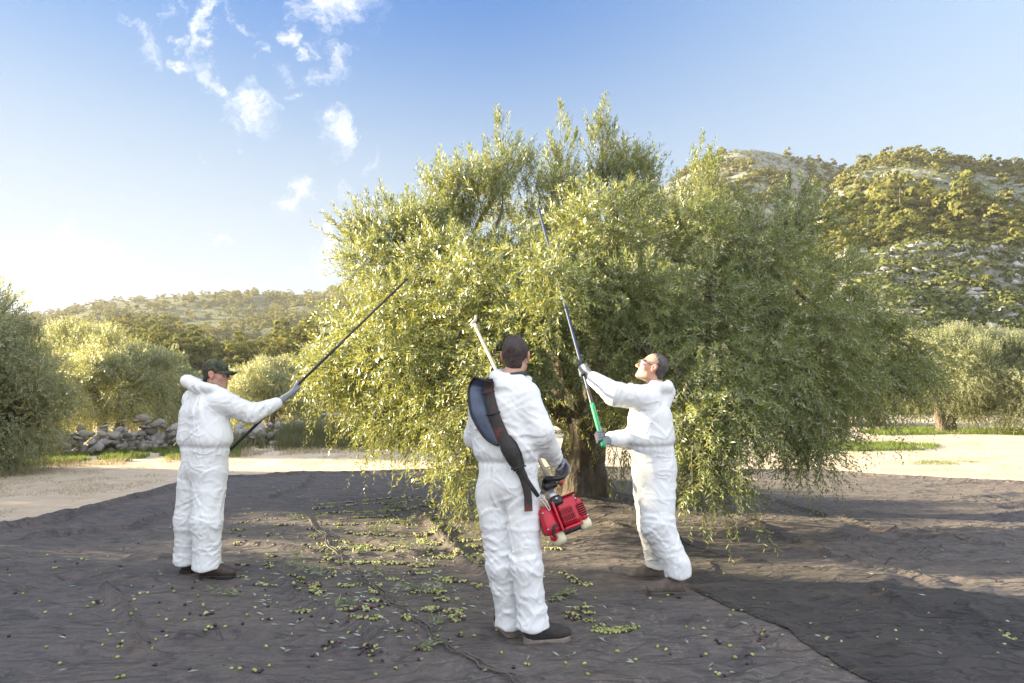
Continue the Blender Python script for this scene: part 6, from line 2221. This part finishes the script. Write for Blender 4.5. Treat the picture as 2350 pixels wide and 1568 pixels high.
def scatter_olives():
    rng = np.random.default_rng(12)
    pts = []
    def row(a, b, n, w, crop):
        ua, va = crop(*a); ub, vb = crop(*b)
        A = gnd(ua, va)[:2]; B = gnd(ub, vb)[:2]
        n = int(n * (1.45 if n > 24 else 1.15))
        t = rng.uniform(0, 1, n)
        t = t + .07 * np.sin(t * 25 + rng.uniform(0, 6))
        nrm = unit(np.array([-(B - A)[1], (B - A)[0]]))
        Wd = w / 2350 * 1.0 * A[1] * .9
        px = A + t[:, None] * (B - A) + rng.normal(0, Wd * .75, (n, 1)) * nrm + rng.normal(0, .012, (n, 2)) + (.06 * np.sin(t * 4 + rng.uniform(0, 6)) * min(1, n / 40))[:, None] * nrm
        pts.extend(px.tolist())
    for a, b, n, w in ROWS: row(a, b, n, w, crop5)
    for a, b, n, w in ROWS4: row(a, b, n, w, crop4)
    for a, b, n, w in ROWS6: row(a, b, n, w, crop6)
    for p in SINGLES4: pts.append(gnd(*crop4(*p))[:2].tolist())
    for p in SINGLES6: pts.append(gnd(*crop6(*p))[:2].tolist())
    for _ in range(90): pts.append(gnd(rng.uniform(250, 1300), rng.uniform(1180, 1560))[:2].tolist())
    for _ in range(40): pts.append(gnd(rng.uniform(1300, 2350), rng.uniform(1200, 1560))[:2].tolist())
    P = np.array(pts)
    # push overlapping olives apart
    for it in range(8):
        key = np.floor(P / .03).astype(int)
        order = {}
        for i, k in enumerate(map(tuple, key)): order.setdefault(k, []).append(i)
        for (kx, ky), ids in order.items():
            nb = [j for dx in (-1, 0, 1) for dy in (-1, 0, 1) for j in order.get((kx + dx, ky + dy), ())]
            for i in ids:
                for j in nb:
                    if j <= i: continue
                    d = P[i] - P[j]; q = math.hypot(*d)
                    if q < .021:
                        m = d / (q + 1e-6) * (.021 - q) * .5 if q > 1e-5 else rng.normal(0, .01, 2)
                        P[i] += m; P[j] -= m
    Z = net_z(P[:, 0], P[:, 1])
    order = np.argsort(np.hypot(P[:, 0], P[:, 1]))
    def olive_mat(name, a, b_, t0):
        m, N, b = mat_new(name)
        oi = N.new('ShaderNodeObjectInfo').outputs['Random']
        tc = N.new('ShaderNodeTexCoord').outputs['Object']
        n = N.noise(N.vmath('ADD', tc, oi) if False else tc, 45, 3, .6)
        c = N.mix(N.maprange(N.math('ADD', n, N.math('MULTIPLY', oi, .25)), t0, t0 + .15), a, b_)
        N.l.new(c, b.inputs['Base Color']); b.inputs['Roughness'].default_value = .28
        return m
    mats = [olive_mat('green_olive', (.25, .30, .075), (.17, .22, .05), .55), olive_mat('purple_olive', (.030, .016, .026), (.085, .030, .045), .6), olive_mat('turning_olive', (.30, .30, .08), (.10, .035, .05), .60), olive_mat('pale_olive', (.38, .39, .16), (.29, .33, .10), .5)]
    def ell(mat, u, v):
        bm = bmesh.new(); bmesh.ops.create_uvsphere(bm, u_segments=u, v_segments=v, radius=1)
        for w in bm.verts: w.co = Vector((w.co.z * .0115 * (1 - .06 * w.co.z), w.co.x * .0083, w.co.y * .0083))
        for f in bm.faces: f.smooth = True
        me = bpy.data.meshes.new('olive'); bm.to_mesh(me); bm.free(); me.materials.append(mat)
        return me
    big = [ell(m, 10, 7) for m in mats]
    labs = ['single green olive lying on the brown net', 'single dark purple olive lying on the brown net', 'olive half green and half purple lying on the brown net', 'pale yellow green olive lying on the brown net']
    grps = ['green olives on the net', 'dark purple olives on the net', 'half ripe olives on the net', 'pale olives on the net']
    kind = rng.choice(4, len(P), p=[.30, .38, .15, .17])
    vis = [i for i in order if P[i, 1] > 3.3 and abs(P[i, 0]) < P[i, 1] * .80]
    for i in vis[:290]:
        k = kind[i]
        o = obj('olive', big[k], loc=(P[i, 0], P[i, 1], Z[i] + .0075), label=labs[k], cat='olive', group=grps[k])
        o.rotation_euler = (rng.uniform(-.3, .3), rng.uniform(-.5, .5), rng.uniform(0, 6.28))
        s = rng.uniform(.82, 1.15); o.scale = (s, s, s)
    far = vis[290:]
    bm = bmesh.new(); bmesh.ops.create_uvsphere(bm, u_segments=6, v_segments=4, radius=1)
    bmesh.ops.triangulate(bm, faces=bm.faces)
    bv = np.array([v.co[:] for v in bm.verts]) * [.0086, .0086, .0115]; bf = np.array([[v.index for v in f.verts] for f in bm.faces]); bm.free()
    bv = bv[:, [2, 0, 1]]
    n = len(far)
    a = rng.uniform(0, 6.28, n); s = rng.uniform(.9, 1.3, n)
    ca, sa = np.cos(a) * s, np.sin(a) * s
    V = np.stack([bv[None, :, 0] * ca[:, None] - bv[None, :, 1] * sa[:, None] + P[far, 0][:, None], bv[None, :, 0] * sa[:, None] + bv[None, :, 1] * ca[:, None] + P[far, 1][:, None], bv[None, :, 2] * s[:, None] + Z[far][:, None] + .008], 2)
    F = bf[None] + (np.arange(n) * len(bv))[:, None, None]
    fm = fruit_material('fallen_olives', [(0, (.26, .31, .08)), (.24, (.40, .41, .18)), (.45, (.20, .23, .06)), (.60, (.13, .05, .06)), (.72, (.035, .018, .028))])
    obj('fallen_olives', mesh_np('fallen_olives', V.reshape(-1, 3), F.reshape(-1, 3), fm, True), kind='stuff', label='drifts of fallen green and purple olives on the brown net')
    print('olives', len(P), 'far', n)


scatter_olives()

SPRIG_LEAF = leaf_material('cut_olive_leaf', [(0.0, (0.07, 0.095, 0.04)), (0.5, (0.13, 0.16, 0.075)), (1.0, (0.26, 0.29, 0.17))], (0.34, 0.37, 0.28), (.35, .36, .12), .25)


def sprigs():
    rng = np.random.default_rng(33)
    S = [((150, 445), 1.0, 6, 'cut olive sprig at the far left end of the olive rows'), ((560, 530), .9, 7, 'bushy cut sprig in the middle of the olive drifts'), ((640, 410), .8, 6, 'pale cut sprig lying across the upper olive rows'),
         ((790, 365), 1.0, 7, 'pale cut sprig at the right end of the upper olive rows'), ((830, 650), 1.15, 9, 'largest cut olive sprig, left of the middle man\'s thighs'), ((470, 690), .6, 4, 'small cut sprig among the olives below the bushy one'),
         ((290, 810), 1.1, 8, 'dark green cut branch lying across the hem of the net'), ((1010, 930), .9, 7, 'cut sprig left of the middle man\'s shins, heaped with olives'), ((1320, 780), .8, 4, 'broken olive twig just left of the middle man\'s knee'),
         ((80, 710), .45, 2, 'little upright tuft of leaves right of the capped man\'s boots'), ((330, 1090), .5, 2, 'curled dark leaf spray left of the lower hem'), ((1870, 1010), .7, 4, 'straw coloured twig tuft right of the middle man\'s calf'),
         ((1020, 1195), .35, 2, 'small dry leaf star lying on the hem'), ((900, 1345), .4, 3, 'dry leaf bits with olives near the front of the net'), ((840, 460), .8, 5, 'cut sprig beside the dark net gap under the hanging boughs'),
         ((1830, 610), .6, 4, 'green leaf tuft under the red engine'), ((650, 800), .55, 3, 'thin arched twig between the sprigs left of the middle man'), ((1100, 510), .6, 4, 'cut sprig among the olives near the big tree\'s boughs')]
    S4 = [((1510, 885), .55, 3, 'pale curved sprig on bare net right of the capped man'), ((1480, 495), .4, 2, 'pale leaf pair lying right of the capped man\'s calf'), ((1020, 760), .5, 1, 'thin dry stalk in front of the capped man\'s boots')]
    for lst, crop in ((S, crop5), (S4, crop4)):
        for (p, s, n, lab) in lst:
            c = gnd(*crop(*p)); c[2] = float(net_z(c[0:1], c[1:2])[0])
            a = rng.uniform(0, 6.28) + rng.normal(0, .9, n)
            d = np.stack([np.cos(a), np.sin(a) * .8, rng.uniform(.12, .6, n)], 1)
            L = rng.uniform(.14, .34, n) * s
            p0 = rng.normal(0, .05 * s, (n, 3)) * [1, 1, 0] + [0, 0, .012]
            SV, SQ, LV, LQ, P, T = grow_twigs(p0, d, L, rng.uniform(.2, 1.4, n), 16 if n > 1 else 7, .062, .012, rng, .0022, .7)
            SV[:, 2] = np.maximum(SV[:, 2], .004); LV[:, 2] = np.maximum(LV[:, 2], .003 + .01 * rng.random(len(LV)))
            root = thing('olive_sprig', lab, 'sprig', c)
            obj('leaves', mesh_np('sprig_leaves', LV, LQ, SPRIG_LEAF), root, kind='stuff')
            obj('stem', mesh_np('sprig_stem', SV, SQ, TWIG), root)
    # loose single leaves
    n = 1100
    u = np.concatenate([rng.normal(900, 190, 900), rng.uniform(150, 2200, 200)]); v = np.concatenate([rng.normal(1270, 95, 900).clip(1120, 1520), rng.uniform(1180, 1560, 200)])
    G = np.array([gnd(*q) for q in zip(u, v)])
    Z = net_z(G[:, 0], G[:, 1]) + .006
    a = rng.uniform(0, 6.28, n); ll = rng.uniform(.04, .075, n); lw = rng.uniform(.008, .013, n)
    D = np.stack([np.cos(a), np.sin(a), 0 * a], 1); Sd = np.stack([-np.sin(a), np.cos(a), 0 * a], 1)
    B = np.stack([G[:, 0], G[:, 1], Z], 1)
    V = np.stack([B, B + D * (ll * .5)[:, None] + Sd * (lw / 2)[:, None] + [0, 0, .004], B + D * ll[:, None] + [0, 0, .008], B + D * (ll * .5)[:, None] - Sd * (lw / 2)[:, None] + [0, 0, .009]], 1).reshape(-1, 3)
    obj('fallen_leaves', mesh_np('fallen_leaves', V, np.arange(4 * n).reshape(-1, 4), SPRIG_LEAF), kind='stuff', label='loose olive leaves littering the net')


sprigs()
